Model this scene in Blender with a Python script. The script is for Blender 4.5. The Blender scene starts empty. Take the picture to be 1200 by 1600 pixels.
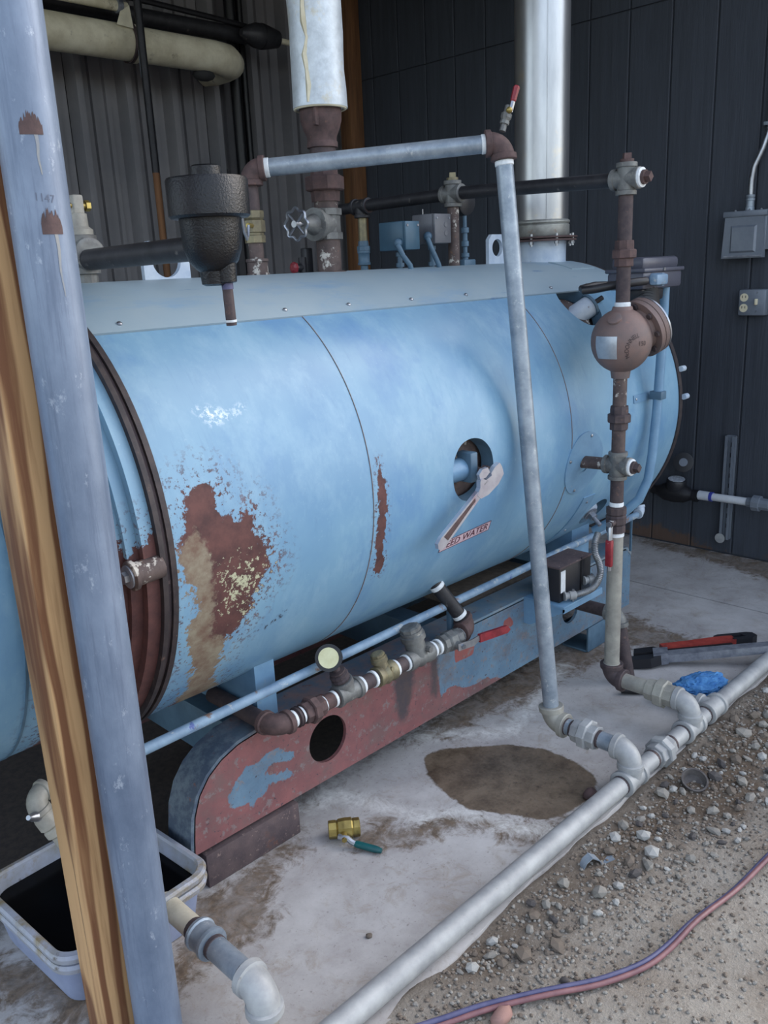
import bpy, bmesh, math, random
import numpy as np
from mathutils import Vector, Matrix
R_ = math.radians
random.seed(7); rng = np.random.default_rng(7)
sc = bpy.context.scene
C = sc.collection

# ------------------------------------------------------------------ camera, sky, exposure
cam = bpy.data.cameras.new('camera'); co = bpy.data.objects.new('camera', cam); C.objects.link(co)
right = Vector((0.704, -0.709, -0.045)).normalized()
fwd = Vector((0.674, 0.686, -0.273)); fwd = (fwd - right*fwd.dot(right)).normalized()
up = right.cross(fwd)
mw = Matrix((right, up, -fwd)).transposed().to_4x4(); mw.translation = (0, 0, 1.65)
co.matrix_world = mw
cam.sensor_fit = 'HORIZONTAL'; cam.sensor_width = 36; cam.lens = 1335*36/1200
cam.clip_start = .05; cam.clip_end = 200
sc.camera = co

w = bpy.data.worlds.new('sky'); sc.world = w; w.use_nodes = True
nt = w.node_tree; bg = nt.nodes['Background']
sky = nt.nodes.new('ShaderNodeTexSky'); sky.sky_type = 'NISHITA'; sky.sun_disc = False
sky.sun_elevation = R_(38); sky.sun_rotation = R_(100); sky.air_density = 1.0; sky.dust_density = 2.2; sky.ozone_density = 0.5
hs_ = nt.nodes.new('ShaderNodeHueSaturation'); hs_.inputs['Saturation'].default_value = .62
nt.links.new(sky.outputs[0], hs_.inputs['Color']); nt.links.new(hs_.outputs[0], bg.inputs[0]); bg.inputs[1].default_value = 0.30

vs = sc.view_settings
vs.view_transform = 'Standard'; vs.look = 'None'; vs.gamma = 1; vs.use_curve_mapping = False
vs.exposure = 0.9

# ------------------------------------------------------------------ helpers
def V(*a): return Vector(a[0] if len(a) == 1 else a)
def lin(c):
    return tuple(((x/255)/12.92 if x/255 <= .04045 else (((x/255)+.055)/1.055)**2.4) for x in c)

class MB:
    def __init__(s): s.v = []; s.f = []; s.sm = []
    def add(s, vs_, fs, smooth=True):
        b = len(s.v); s.v += [tuple(p) for p in vs_]
        for q in fs: s.f.append(tuple(i+b for i in q)); s.sm.append(smooth)
        return s
    def box(s, lo, hi, bev=0.0, M=None):
        bm = bmesh.new(); bmesh.ops.create_cube(bm, size=1)
        lo = V(lo); hi = V(hi)
        for v in bm.verts: v.co = V(*[(lo[i]+hi[i])/2 + v.co[i]*(hi[i]-lo[i]) for i in range(3)])
        if bev > 0: bmesh.ops.bevel(bm, geom=bm.edges[:], offset=bev, segments=2, affect='EDGES', profile=.5)
        bm.verts.index_update()
        vv = [(M @ v.co if M else v.co) for v in bm.verts]
        s.add(vv, [[v.index for v in f.verts] for f in bm.faces]); bm.free(); return s
    def lathe(s, p, d, prof, seg=20, smooth=True, phase=0.0, closed=True, ref=None):
        p = V(p); d = V(d).normalized()
        a = V(ref) if ref else (V(0, 0, 1) if abs(d.z) < .9 else V(1, 0, 0))
        e1 = (a - d*a.dot(d)).normalized(); e2 = d.cross(e1)
        vv = []; ff = []
        for t, r in prof:
            for k in range(seg):
                th = 2*math.pi*k/seg + phase
                vv.append(p + d*t + (e1*math.cos(th) + e2*math.sin(th))*r)
        for i in range(len(prof)-1):
            for k in range(seg):
                k2 = (k+1) % seg
                ff.append((i*seg+k, i*seg+k2, (i+1)*seg+k2, (i+1)*seg+k))
        if closed:
            ff.append(tuple(range(seg))[::-1]); ff.append(tuple((len(prof)-1)*seg+k for k in range(seg)))
        return s.add(vv, ff, smooth)
    def cyl(s, a, b, r, seg=20, r2=None, smooth=True, phase=0.0):
        a = V(a); b = V(b); L = (b-a).length
        return s.lathe(a, b-a, [(0, r), (L, r if r2 is None else r2)], seg, smooth, phase)
    def tube(s, pts, r, seg=14, cap=True):
        pts = [V(p) for p in pts]; n = len(pts); vv = []; ff = []
        rr = r if isinstance(r, (list, tuple)) else [r]*n
        prev = None
        for i, p in enumerate(pts):
            d = ((pts[min(i+1, n-1)]-p).normalized() + (p-pts[max(i-1, 0)]).normalized())
            d = d.normalized() if d.length > 1e-6 else (pts[min(i+1, n-1)]-pts[max(i-1, 0)]).normalized()
            if prev is None:
                a = V(0, 0, 1) if abs(d.z) < .9 else V(1, 0, 0)
                e1 = (a-d*a.dot(d)).normalized()
            else: e1 = (prev-d*prev.dot(d)).normalized()
            prev = e1; e2 = d.cross(e1)
            for k in range(seg):
                th = 2*math.pi*k/seg
                vv.append(p+(e1*math.cos(th)+e2*math.sin(th))*rr[i])
        for i in range(n-1):
            for k in range(seg):
                k2 = (k+1) % seg; ff.append((i*seg+k, i*seg+k2, (i+1)*seg+k2, (i+1)*seg+k))
        if cap: ff.append(tuple(range(seg))[::-1]); ff.append(tuple((n-1)*seg+k for k in range(seg)))
        return s.add(vv, ff)
    def prism(s, poly, o, ex, ey, depth, bev=0.0):
        """2-D outline in the plane (ex, ey) at o, extruded along ex x ey by depth"""
        o = V(o); ex = V(ex); ey = V(ey); nz = ex.cross(ey).normalized()
        n = len(poly); vv = [o+ex*a+ey*b for a, b in poly]+[o+ex*a+ey*b+nz*depth for a, b in poly]
        ff = [tuple(range(n))[::-1], tuple(range(n, 2*n))]+[(i, (i+1) % n, n+(i+1) % n, n+i) for i in range(n)]
        return s.add(vv, ff, False)
    def plate_hole(s, outer, hole, o, ex, ey, depth):
        bm = bmesh.new(); o = V(o); ex = V(ex); ey = V(ey); nz = ex.cross(ey).normalized()
        es = []
        for L in (outer, hole):
            vs_ = [bm.verts.new(o+ex*a+ey*b) for a, b in L]
            es += [bm.edges.new((vs_[i], vs_[(i+1) % len(vs_)])) for i in range(len(vs_))]
        bmesh.ops.triangle_fill(bm, use_beauty=True, use_dissolve=False, edges=es)
        r = bmesh.ops.extrude_face_region(bm, geom=bm.faces[:])
        bmesh.ops.translate(bm, vec=nz*depth, verts=[g for g in r['geom'] if isinstance(g, bmesh.types.BMVert)])
        bmesh.ops.recalc_face_normals(bm, faces=bm.faces[:]); bm.verts.index_update()
        s.add([v.co.copy() for v in bm.verts], [[v.index for v in f.verts] for f in bm.faces], False); bm.free(); return s
    def torus(s, c, d, R, r, seg=28, sg=8):
        prof = [(r*math.sin(2*math.pi*k/sg), R+r*math.cos(2*math.pi*k/sg)) for k in range(sg+1)]
        return s.lathe(c, d, prof, seg, closed=False)
    def ball(s, c, r, sx=1, sy=1, sz=1, sub=3):
        bm = bmesh.new(); bmesh.ops.create_icosphere(bm, subdivisions=sub, radius=r); bm.verts.index_update()
        c = V(c); s.add([c+V(v.co.x*sx, v.co.y*sy, v.co.z*sz) for v in bm.verts], [[v.index for v in f.verts] for f in bm.faces]); bm.free(); return s

LOC = {}
def mesh_of(name, mb, mat, off, ang=38):
    me = bpy.data.meshes.new(name)
    me.from_pydata([(p[0]-off[0], p[1]-off[1], p[2]-off[2]) for p in mb.v], [], mb.f)
    me.polygons.foreach_set('use_smooth', mb.sm)
    if any(mb.sm): me.set_sharp_from_angle(angle=R_(ang))
    if mat: me.materials.append(MAT[mat] if isinstance(mat, str) else mat)
    me.update(); return me
def thing(name, label, cat, loc=(0, 0, 0), group=None, kind=None):
    o = bpy.data.objects.new(name, None); C.objects.link(o); o.location = loc; o.empty_display_size = .05
    o['label'] = label; o['category'] = cat
    if group: o['group'] = group
    if kind: o['kind'] = kind
    LOC[o.name] = V(loc); return o
def part(root, name, mb, mat, label=None, kind=None):
    off = LOC[root.name]
    o = bpy.data.objects.new(name, mesh_of(name, mb, mat, off)); C.objects.link(o); o.parent = root
    LOC[o.name] = off
    if label: o['label'] = label
    if kind: o['kind'] = kind
    return o
def solo(name, mb, mat, label, cat, group=None, kind=None):
    a = np.array(mb.v); lo = a.min(0); hi = a.max(0); off = V((lo[0]+hi[0])/2, (lo[1]+hi[1])/2, lo[2])
    o = bpy.data.objects.new(name, mesh_of(name, mb, mat, off)); C.objects.link(o); o.location = off; LOC[o.name] = off
    if label: o['label'] = label
    if cat: o['category'] = cat
    if group: o['group'] = group
    if kind: o['kind'] = kind
    return o
def struct(name, mb, mat, label):
    o = bpy.data.objects.new(name, mesh_of(name, mb, mat, (0, 0, 0))); C.objects.link(o); LOC[o.name] = V(0, 0, 0)
    o['kind'] = 'structure'; o['label'] = label; o['category'] = name.split('_')[0]; return o

# signed distance to a polygon (positive inside), and distance to a polyline
def sdpoly(px, py, poly):
    P = np.array(poly, float); d = np.full(px.shape, 1e9); ins = np.zeros(px.shape, bool); n = len(P)
    for i in range(n):
        a = P[i]; b = P[(i+1) % n]; e = b-a; wx = px-a[0]; wy = py-a[1]
        t = np.clip((wx*e[0]+wy*e[1])/(e@e+1e-12), 0, 1)
        d = np.minimum(d, np.hypot(wx-e[0]*t, wy-e[1]*t))
        c = (a[1] > py) != (b[1] > py)
        with np.errstate(divide='ignore', invalid='ignore'):
            xi = a[0]+(py-a[1])*e[0]/(e[1] if abs(e[1]) > 1e-12 else 1e-12)
        ins ^= c & (px < xi)
    return np.where(ins, d, -d)
def sdline(px, py, L):
    d = np.full(px.shape, 1e9)
    for a, b in zip(L[:-1], L[1:]):
        a = np.array(a); b = np.array(b); e = b-a; wx = px-a[0]; wy = py-a[1]
        t = np.clip((wx*e[0]+wy*e[1])/(e@e+1e-12), 0, 1); d = np.minimum(d, np.hypot(wx-e[0]*t, wy-e[1]*t))
    return d
def set_attr(o, name, arr):
    at = o.data.attributes.new(name, 'FLOAT', 'POINT'); at.data.foreach_set('value', np.asarray(arr, np.float32))

# ------------------------------------------------------------------ materials
MAT = {}
class NB:
    def __init__(s, name):
        s.m = bpy.data.materials.new(name); s.m.use_nodes = True; s.t = s.m.node_tree; s.b = s.t.nodes['Principled BSDF']; MAT[name] = s.m
        tc = s.t.nodes.new('ShaderNodeTexCoord'); s.co = tc.outputs['Object']; s.gen = tc.outputs['Generated']
    def n(s, k, **kw):
        x = s.t.nodes.new(k)
        for a, b in kw.items(): setattr(x, a, b)
        return x
    def L(s, a, b): s.t.links.new(a, b)
    def noise(s, scale, detail=5, rough=.6, stretch=None, off=0, dist=0):
        x = s.n('ShaderNodeTexNoise'); x.inputs['Scale'].default_value = scale; x.inputs['Detail'].default_value = detail
        x.inputs['Roughness'].default_value = rough; x.inputs['Distortion'].default_value = dist
        mp = s.n('ShaderNodeMapping'); s.L(s.co, mp.inputs[0])
        if stretch: mp.inputs['Scale'].default_value = stretch
        mp.inputs['Location'].default_value = (off, off*1.7, off*.6)
        s.L(mp.outputs[0], x.inputs['Vector']); return x.outputs['Fac']
    def ramp(s, fac, lo, hi, a=0., b=1.):
        x = s.n('ShaderNodeMapRange'); x.clamp = True
        for i, v in ((1, lo), (2, hi), (3, a), (4, b)): x.inputs[i].default_value = v
        s.L(fac, x.inputs[0]); return x.outputs[0]
    def math(s, op, a, b=None):
        x = s.n('ShaderNodeMath', operation=op)
        for i, v in enumerate((a, b)):
            if v is None: continue
            if isinstance(v, (int, float)): x.inputs[i].default_value = v
            else: s.L(v, x.inputs[i])
        return x.outputs[0]
    def mix(s, fac, a, b):
        x = s.n('ShaderNodeMix', data_type='RGBA')
        if isinstance(fac, (int, float)): x.inputs[0].default_value = fac
        else: s.L(fac, x.inputs[0])
        for i, v in ((6, a), (7, b)):
            if isinstance(v, tuple): x.inputs[i].default_value = (*lin(v), 1)
            else: s.L(v, x.inputs[i])
        return x.outputs[2]
    def attr(s, name):
        x = s.n('ShaderNodeAttribute'); x.attribute_name = name; return x.outputs['Fac']
    def done(s, col, rough=.6, metal=0., bump=None, bs=.3, bd=.002, spec=.5):
        b = s.b
        if isinstance(col, tuple): b.inputs['Base Color'].default_value = (*lin(col), 1)
        else: s.L(col, b.inputs['Base Color'])
        for k, v in (('Roughness', rough), ('Metallic', metal)):
            if isinstance(v, (int, float)): b.inputs[k].default_value = v
            else: s.L(v, b.inputs[k])
        b.inputs['Specular IOR Level'].default_value = spec
        if bump is not None:
            x = s.n('ShaderNodeBump'); x.inputs['Strength'].default_value = bs; x.inputs['Distance'].default_value = bd
            s.L(bump, x.inputs['Height']); s.L(x.outputs[0], b.inputs['Normal'])
        return s.m

def simple(name, c, c2=None, rough=.6, metal=0., scale=25, spots=(), bump=.25, bscale=None, stretch=None, lo=.35, hi=.65, bd=.002, spec=.5, off=0):
    k = NB(name)
    col = k.mix(k.ramp(k.noise(scale, 6, .65, stretch, off), lo, hi), c, c2 or c)
    for i, (sc_, s, th, soft) in enumerate(spots):
        col = k.mix(k.ramp(k.noise(s, 7, .7, off=3.1+i*7), th, th+soft), col, sc_)
    bn = k.noise(bscale or scale*3, 4, .6, off=5)
    return k.done(col, rough, metal, bn if bump else None, bump, bd, spec)

simple('galv', (156, 166, 176), (118, 130, 142), .42, .35, 14, [((176, 182, 186), 40, .6, .1)], .12)
k = NB('galv_post')
col = k.mix(k.ramp(k.noise(4.5, 7, .7, (1, 1, .5)), .32, .66), (86, 100, 122), (126, 140, 160))
col = k.mix(k.ramp(k.noise(40, 5, .7, (1.6, 1.6, .10), 3), .5, .72, 0, .7), col, (82, 94, 116))
col = k.mix(k.ramp(k.noise(26, 8, .75, (1, 1, .6), 8), .60, .68, 0, .8), col, (160, 170, 184))
k.done(col, .46, .25, k.noise(30, 5), .12, .002)
simple('galv_pale', (164, 166, 166), (136, 138, 140), .5, .08, 12, [((118, 110, 100), 30, .66, .1)], .12)
simple('galv_old', (158, 156, 146), (128, 126, 120), .55, .1, 14, [((110, 92, 78), 26, .62, .12)], .15)
simple('iron_brown', (84, 72, 72), (60, 52, 56), .7, .2, 25, [((108, 84, 74), 40, .6, .1), ((150, 140, 126), 60, .72, .04)], .3)
simple('iron_rust', (94, 74, 72), (70, 56, 56), .75, .15, 30, [((124, 90, 74), 45, .62, .12)], .35)
simple('iron_paint', (98, 84, 80), (70, 60, 60), .7, .15, 22, [((190, 186, 178), 20, .57, .05), ((130, 96, 74), 40, .62, .1)], .3)
simple('black_pipe', (52, 52, 56), (36, 36, 40), .5, .25, 20, [((112, 108, 104), 24, .62, .08)], .2)
simple('black_cast', (13, 15, 21), (8, 9, 13), .3, .1, 20, [], .6, 220, bd=.003)
simple('bronze', (140, 132, 104), (104, 98, 82), .5, .5, 22, [((168, 160, 128), 40, .62, .1)], .2)
simple('brass', (176, 156, 92), (128, 112, 66), .36, .75, 20, [((92, 82, 54), 30, .62, .1)], .15)
simple('cast_grey', (122, 124, 122), (92, 92, 92), .55, .3, 24, [((152, 150, 142), 40, .6, .1), ((96, 80, 70), 18, .64, .1)], .3)
simple('tape', (226, 230, 232), (200, 206, 210), .6, 0, 40)
simple('blue_paint', (116, 152, 180), (98, 134, 164), .45, 0, 9, [((140, 150, 156), 22, .64, .1)], .12)
simple('blue_pipe', (128, 154, 176), (98, 124, 150), .5, 0, 12, [((172, 176, 174), 22, .56, .08), ((118, 98, 88), 14, .6, .06), ((70, 86, 146), 7, .66, .03)], .2)
simple('blue_dull', (84, 112, 132), (70, 96, 116), .5, 0, 14, [((120, 132, 140), 30, .66, .08)], .15)
simple('teal_box', (64, 96, 116), (52, 82, 102), .4, .1, 8)
simple('grey_box', (106, 108, 114), (92, 94, 100), .45, .15, 12, [((70, 66, 66), 30, .68, .06)])
simple('white_blue', (188, 200, 212), (160, 176, 196), .5, .05, 14, [((110, 96, 96), 26, .66, .06)], .15)
simple('ring_dark', (66, 58, 58), (44, 40, 44), .6, .25, 25, [((110, 88, 78), 40, .62, .08)], .3)
simple('dark_iron', (38, 38, 42), (26, 26, 30), .5, .3, 30)
simple('black_plastic', (34, 35, 40), (28, 29, 34), .45, 0, 10)
simple('grey_plastic', (78, 80, 92), (70, 72, 84), .4, 0, 10)
simple('red_grip', (146, 46, 54), (112, 30, 40), .4, 0, 30, [((206, 190, 190), 60, .68, .03)])
simple('red_paint', (158, 62, 52), (128, 46, 42), .5, 0, 25, [((60, 50, 50), 30, .6, .1)])
simple('green_grip', (16, 92, 92), (10, 76, 80), .35, 0, 30)
simple('steel', (170, 174, 180), (140, 144, 152), .32, .85, 14, [((110, 104, 104), 30, .66, .08)], .1)
simple('chrome', (206, 208, 216), (182, 180, 192), .28, .7, 16, [((186, 140, 156), 9, .62, .1)], .08)
simple('steel_dark', (150, 154, 162), (112, 116, 126), .42, .45, 25, [((120, 124, 130), 40, .64, .08)], .2)
simple('stack_steel', (186, 188, 190), (150, 152, 156), .34, .9, 5, [((206, 190, 160), 4, .6, .2)], .05, stretch=(1, 1, .25))
simple('stack_ring', (170, 172, 168), (134, 134, 130), .5, .6, 14, [((140, 110, 84), 24, .62, .1)], .15)
simple('jacket', (206, 214, 220), (182, 190, 196), .45, .25, 30, [((196, 184, 150), 5, .56, .12)], .5, 90)
simple('jacket_dirty', (222, 216, 192), (190, 182, 156), .7, 0, 8, [((92, 76, 56), 7, .62, .14), ((60, 50, 42), 14, .7, .06)], .3)
simple('pvc', (206, 210, 214), (186, 192, 200), .35, 0, 12, [((60, 70, 150), 9, .72, .03)])
simple('pvc_old', (190, 184, 166), (164, 158, 142), .5, 0, 14, [((120, 106, 90), 26, .64, .08)])
simple('seam_brown', (132, 116, 108), (104, 92, 90), .7, 0, 30)
simple('streak', (142, 142, 140), (122, 130, 142), .6, 0, 30)
simple('pvc_blue', (56, 66, 150), None, .4)
simple('siding_back', (50, 54, 62), None, .9)
simple('corr_back', (44, 44, 46), None, .9)
simple('roof_mat', (70, 62, 54), (56, 50, 44), .85, 0, 8)
simple('cover_grey', (120, 128, 138), (108, 116, 128), .45, .2, 10)
simple('outlet_cream', (214, 206, 178), None, .4)
simple('dial_face', (222, 220, 178), (210, 206, 160), .25, 0, 30)
simple('dial_white', (190, 196, 204), (120, 130, 140), .4, 0, 90)
simple('flex', (150, 152, 154), (120, 124, 128), .4, .6, 30)
simple('tub_grey', (140, 150, 176), (122, 132, 158), .5, 0, 8, [((92, 90, 92), 20, .68, .06)])
simple('tub_rim', (150, 156, 172), (132, 134, 134), .5, 0, 12, [((124, 110, 76), 9, .5, .14), ((70, 58, 42), 16, .64, .08)])
simple('rag', (78, 134, 182), (44, 98, 156), .9, 0, 30, bump=.8, bscale=140)
simple('hose_red', (132, 92, 94), (108, 74, 80), .5, 0, 20, [((176, 160, 164), 30, .66, .1)])
simple('hose_blue', (84, 84, 116), (62, 64, 98), .5, 0, 20, [((150, 140, 160), 30, .66, .1)])
simple('sticker', (204, 180, 188), (188, 162, 172), .35, 0, 20)
simple('ink_red', (76, 22, 36), None, .5)
simple('ink_dark', (52, 40, 42), None, .6)
simple('pencil', (92, 100, 118), None, .6)
simple('nameplate', (176, 182, 188), (156, 164, 172), .35, .5, 30)
simple('float_iron', (122, 100, 94), (96, 88, 88), .6, .1, 7, [((148, 108, 94), 9, .58, .15), ((70, 62, 60), 40, .68, .08)], .25, 160)
simple('block_rust', (92, 78, 78), (70, 60, 64), .8, .1, 14, [((128, 110, 104), 60, .6, .06), ((110, 74, 60), 9, .6, .1)], .4, 110)
simple('floor_dark', (52, 46, 42), (40, 36, 34), .8)
simple('timber', (122, 84, 52), (90, 60, 38), .8, 0, 10, bump=.3, stretch=(3, 3, .25))
simple('stone_a', (150, 146, 138), (116, 112, 106), .85, 0, 40, bump=.5)
simple('stone_b', (120, 108, 96), (92, 84, 76), .85, 0, 40, bump=.5)
simple('stone_c', (176, 176, 172), (150, 148, 144), .85, 0, 40, bump=.5)
simple('stone_d', (88, 84, 82), (66, 62, 62), .85, 0, 40, bump=.5)
simple('stone_pink', (160, 124, 114), (138, 108, 102), .85, 0, 40, bump=.4)

# water in the tub
k = NB('black_water'); k.done((7, 7, 9), .16, 0, k.noise(12, 2), .05, .004, spec=.12)
# wood post: long grain bands
k = NB('wood_grain')
wv = k.n('ShaderNodeTexWave'); wv.wave_type = 'BANDS'; wv.bands_direction = 'X'
wv.inputs['Scale'].default_value = 7.5; wv.inputs['Distortion'].default_value = 7; wv.inputs['Detail'].default_value = 3; wv.inputs['Detail Scale'].default_value = .9
mp = k.n('ShaderNodeMapping'); mp.inputs['Scale'].default_value = (1, 1, .13); k.L(k.co, mp.inputs[0]); k.L(mp.outputs[0], wv.inputs['Vector'])
col = k.mix(k.ramp(wv.outputs['Fac'], .38, .72), (188, 150, 106), (112, 72, 44))
col = k.mix(k.ramp(k.noise(60, 4, .6, (1, 1, .05)), .5, .75), col, (146, 108, 72))
col = k.mix(k.ramp(k.noise(22, 3, .5, (1, 1, .02), 4), .66, .7), col, (58, 40, 30))
k.done(col, .72, 0, wv.outputs['Fac'], .15, .003)
# tank paint with chips of rust (attributes hold signed distances in metres)
def tank_mat(name):
    k = NB(name)
    base = k.mix(k.ramp(k.noise(2.2, 5, .6), .35, .65), (122, 160, 184), (102, 142, 174))
    base = k.mix(k.ramp(k.noise(7, 6, .7, (1.3, .8, .8), 2), .48, .75, 0, .55), base, (146, 178, 196))
    base = k.mix(k.ramp(k.noise(3, 6, .7, (1, 1, .5), 9), .52, .75, 0, .75), base, (76, 122, 170))
    base = k.mix(k.ramp(k.noise(26, 5, .65, (2.5, .35, .35), 12), .56, .74, 0, .28), base, (86, 126, 160))
    base = k.mix(k.ramp(k.noise(120, 3, .6, off=1), .66, .8, 0, .4), base, (168, 190, 204))
    n1 = k.noise(26, 8, .72, off=4); n2 = k.noise(70, 6, .7, off=8)
    nn = k.math('ADD', k.math('MULTIPLY', n1, .6), k.math('MULTIPLY', n2, .4))
    rust = k.mix(k.ramp(k.noise(18, 6, .7, off=3), .35, .65), (98, 62, 58), (70, 44, 44))
    olive = k.mix(k.ramp(k.noise(24, 6, .7, off=6), .35, .65), (138, 130, 112), (110, 88, 74))
    patch = k.mix(k.ramp(k.math('ADD', k.attr('olive'), k.math('MULTIPLY', k.math('SUBTRACT', nn, .5), .12)), -.006, .008), rust, olive)
    pale = k.ramp(k.math('ADD', k.attr('pale'), k.math('MULTIPLY', k.math('SUBTRACT', n2, .62), .5)), -.012, .0)
    patch = k.mix(pale, patch, (176, 176, 148))
    sd = k.math('ADD', k.attr('rust'), k.math('MULTIPLY', k.math('SUBTRACT', nn, .5), .17))
    halo = k.math('MULTIPLY', k.ramp(k.attr('rust'), -.10, -.01), k.ramp(n2, .55, .58))
    m = k.math('MAXIMUM', k.ramp(sd, -.002, .003), halo)
    col = k.mix(m, base, patch)
    wsd = k.math('MULTIPLY', k.ramp(k.attr('white'), -.015, .01), k.ramp(n2, .5, .56))
    col = k.mix(wsd, col, (206, 220, 230))
    blk = k.ramp(k.math('ADD', k.attr('flake'), k.math('MULTIPLY', k.math('SUBTRACT', n2, .5), .08)), -.002, .003)
    col = k.mix(blk, col, (44, 52, 70))
    k.done(col, k.ramp(m, 0, 1, .42, .75), 0, k.math('SUBTRACT', k.noise(9, 3), k.math('MULTIPLY', m, .4)), .12, .006)
tank_mat('tank_paint')
simple('tank_plain', (122, 160, 184), (102, 142, 174), .42, 0, 2.2, [((150, 182, 200), 7, .6, .2)], .1)
k = NB('panel_paint')
col = k.mix(k.ramp(k.noise(2.5, 6, .65), .35, .65), (140, 160, 172), (152, 168, 176))
col = k.mix(k.ramp(k.noise(3.5, 6, .7, (.5, 1.6, 1), 3), .54, .72, 0, .8), col, (112, 148, 180))
col = k.mix(k.ramp(k.noise(9, 5, .6, (.4, 2, 1), 7), .66, .72, 0, .7), col, (84, 118, 156))
k.done(col, .5, 0, k.noise(8, 3), .1, .006)
# skid paint: red primer and blue
k = NB('skid_paint')
n1 = k.noise(16, 8, .72, off=2); n2 = k.noise(60, 6, .7, off=5)
nn = k.math('ADD', k.math('MULTIPLY', n1, .6), k.math('MULTIPLY', n2, .4))
red = k.mix(k.ramp(k.noise(7, 6, .7), .35, .65), (132, 84, 84), (108, 72, 74))
red = k.mix(k.ramp(k.noise(5, 6, .7, off=9), .56, .72, 0, .8), red, (96, 84, 80))
blue = k.mix(k.ramp(k.noise(8, 6, .7, off=4), .35, .65), (100, 128, 148), (82, 108, 130))
m = k.ramp(k.math('ADD', k.attr('blue'), k.math('MULTIPLY', k.math('SUBTRACT', nn, .5), .06)), -.001, .002)
col = k.mix(m, red, blue)
m2 = k.ramp(k.math('ADD', k.attr('red'), k.math('MULTIPLY', k.math('SUBTRACT', nn, .5), .03)), -.001, .002)
col = k.mix(m2, col, (140, 78, 74))
col = k.mix(k.ramp(n2, .60, .64), col, (58, 54, 62))
col = k.mix(k.ramp(k.noise(4, 7, .72, (1, 1, 1.6), 17), .50, .66, 0, .75), col, (100, 88, 86))
col = k.mix(k.ramp(k.noise(34, 6, .7, off=23), .57, .63, 0, .7), col, (120, 112, 112))
col = k.mix(k.ramp(k.math('ADD', k.attr('burn'), k.math('MULTIPLY', k.math('SUBTRACT', nn, .5), .10)), -.012, .012), col, k.mix(k.ramp(n1, .4, .6), (62, 58, 66), (78, 66, 66)))
k.done(col, .55, 0, k.math('ADD', n1, k.math('MULTIPLY', m, .5)), .15, .004)
k = NB('flange_paint')
sx_ = k.n('ShaderNodeSeparateXYZ'); k.L(k.co, sx_.inputs[0])
fz = k.ramp(k.math('ADD', sx_.outputs[0], k.math('MULTIPLY', k.math('SUBTRACT', k.noise(9, 7, .7), .5), .5)), -.16, .12)
a_ = k.mix(k.ramp(k.noise(12, 7, .72, off=2), .42, .6), (126, 108, 108), (86, 104, 120))
b_ = k.mix(k.ramp(k.noise(10, 6, .7, off=6), .4, .62), (98, 126, 146), (128, 136, 140))
col = k.mix(fz, a_, b_)
end = k.ramp(k.math('ADD', sx_.outputs[0], k.math('MULTIPLY', k.math('SUBTRACT', k.noise(14, 7, .7, off=5), .5), .3)), -.86, -1.0)
col = k.mix(end, col, k.mix(k.ramp(k.noise(22, 7, .75, off=8), .45, .6), (62, 76, 94), (92, 106, 118)))
col = k.mix(k.ramp(k.noise(30, 6, .7, off=11), .62, .68), col, (110, 72, 66))
k.done(col, .6, 0, k.noise(30, 6, .7), .2, .003)
# concrete
k = NB('concrete')
n1 = k.noise(5, 8, .7); n2 = k.noise(40, 6, .7, off=4); n3 = k.noise(13, 8, .75, off=8, dist=.8)
col = k.mix(k.ramp(n1, .35, .65), (178, 176, 174), (154, 150, 148))
col = k.mix(k.ramp(n3, .52, .68, 0, .75), col, (144, 134, 122))
col = k.mix(k.ramp(n2, .58, .70, 0, .6), col, (128, 122, 116))
col = k.mix(k.ramp(k.noise(90, 4, .6, off=15), .62, .70, 0, .6), col, (108, 102, 98))
col = k.mix(k.ramp(k.noise(2.2, 6, .65, off=21), .5, .7, 0, .7), col, (194, 192, 190))
wob = k.math('ADD', k.math('MULTIPLY', k.math('SUBTRACT', n3, .5), .22), k.math('MULTIPLY', k.math('SUBTRACT', n2, .5), .12))
stain = k.ramp(k.math('ADD', k.attr('stain'), wob), -.03, .03)
col = k.mix(k.math('MULTIPLY', stain, k.ramp(n3, .3, .6, .5, 1)), col, k.mix(k.ramp(n2, .4, .6), (116, 100, 84), (92, 80, 68)))
eff = k.ramp(k.math('ADD', k.attr('eff'), k.math('MULTIPLY', wob, .8)), .05, .0)
col = k.mix(k.math('MULTIPLY', eff, k.ramp(n2, .35, .6)), col, (214, 214, 210))
n4 = k.noise(9, 8, .75, off=31)
pud = k.ramp(k.math('ADD', k.attr('wet'), k.math('MULTIPLY', wob, .16)), -.004, .004)
col = k.mix(pud, col, k.mix(k.ramp(n2, .55, .68, 0, .6), k.mix(k.ramp(n4, .35, .62), (78, 66, 54), (118, 104, 88)), (62, 52, 44)))
floor_shade = k.ramp(k.math('ADD', k.attr('floor_shade'), wob), -.06, .06)  # shade under and behind the boiler, painted dark brown into the concrete
col = k.mix(floor_shade, col, k.mix(k.ramp(n2, .4, .6), (66, 58, 52), (50, 45, 42)))
k.done(col, k.ramp(pud, 0, 1, .8, .32), 0, n2, .3, .003)
# dirt of the yard
k = NB('dirt')
n1 = k.noise(3.5, 8, .7); n2 = k.noise(30, 8, .75, off=3); n3 = k.noise(90, 5, .7, off=6)
col = k.mix(k.ramp(n1, .35, .62), (138, 128, 116), (162, 156, 146))
col = k.mix(k.ramp(k.math('ADD', k.attr('damp'), k.math('MULTIPLY', k.math('SUBTRACT', n1, .5), .5)), -.05, .12), col, (96, 82, 68))
col = k.mix(k.ramp(n2, .5, .7, 0, .6), col, (104, 92, 80))
col = k.mix(k.ramp(n3, .58, .68, 0, .6), col, (180, 176, 168))
k.done(col, .92, 0, k.math('ADD', n2, n3), .8, .012)
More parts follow.
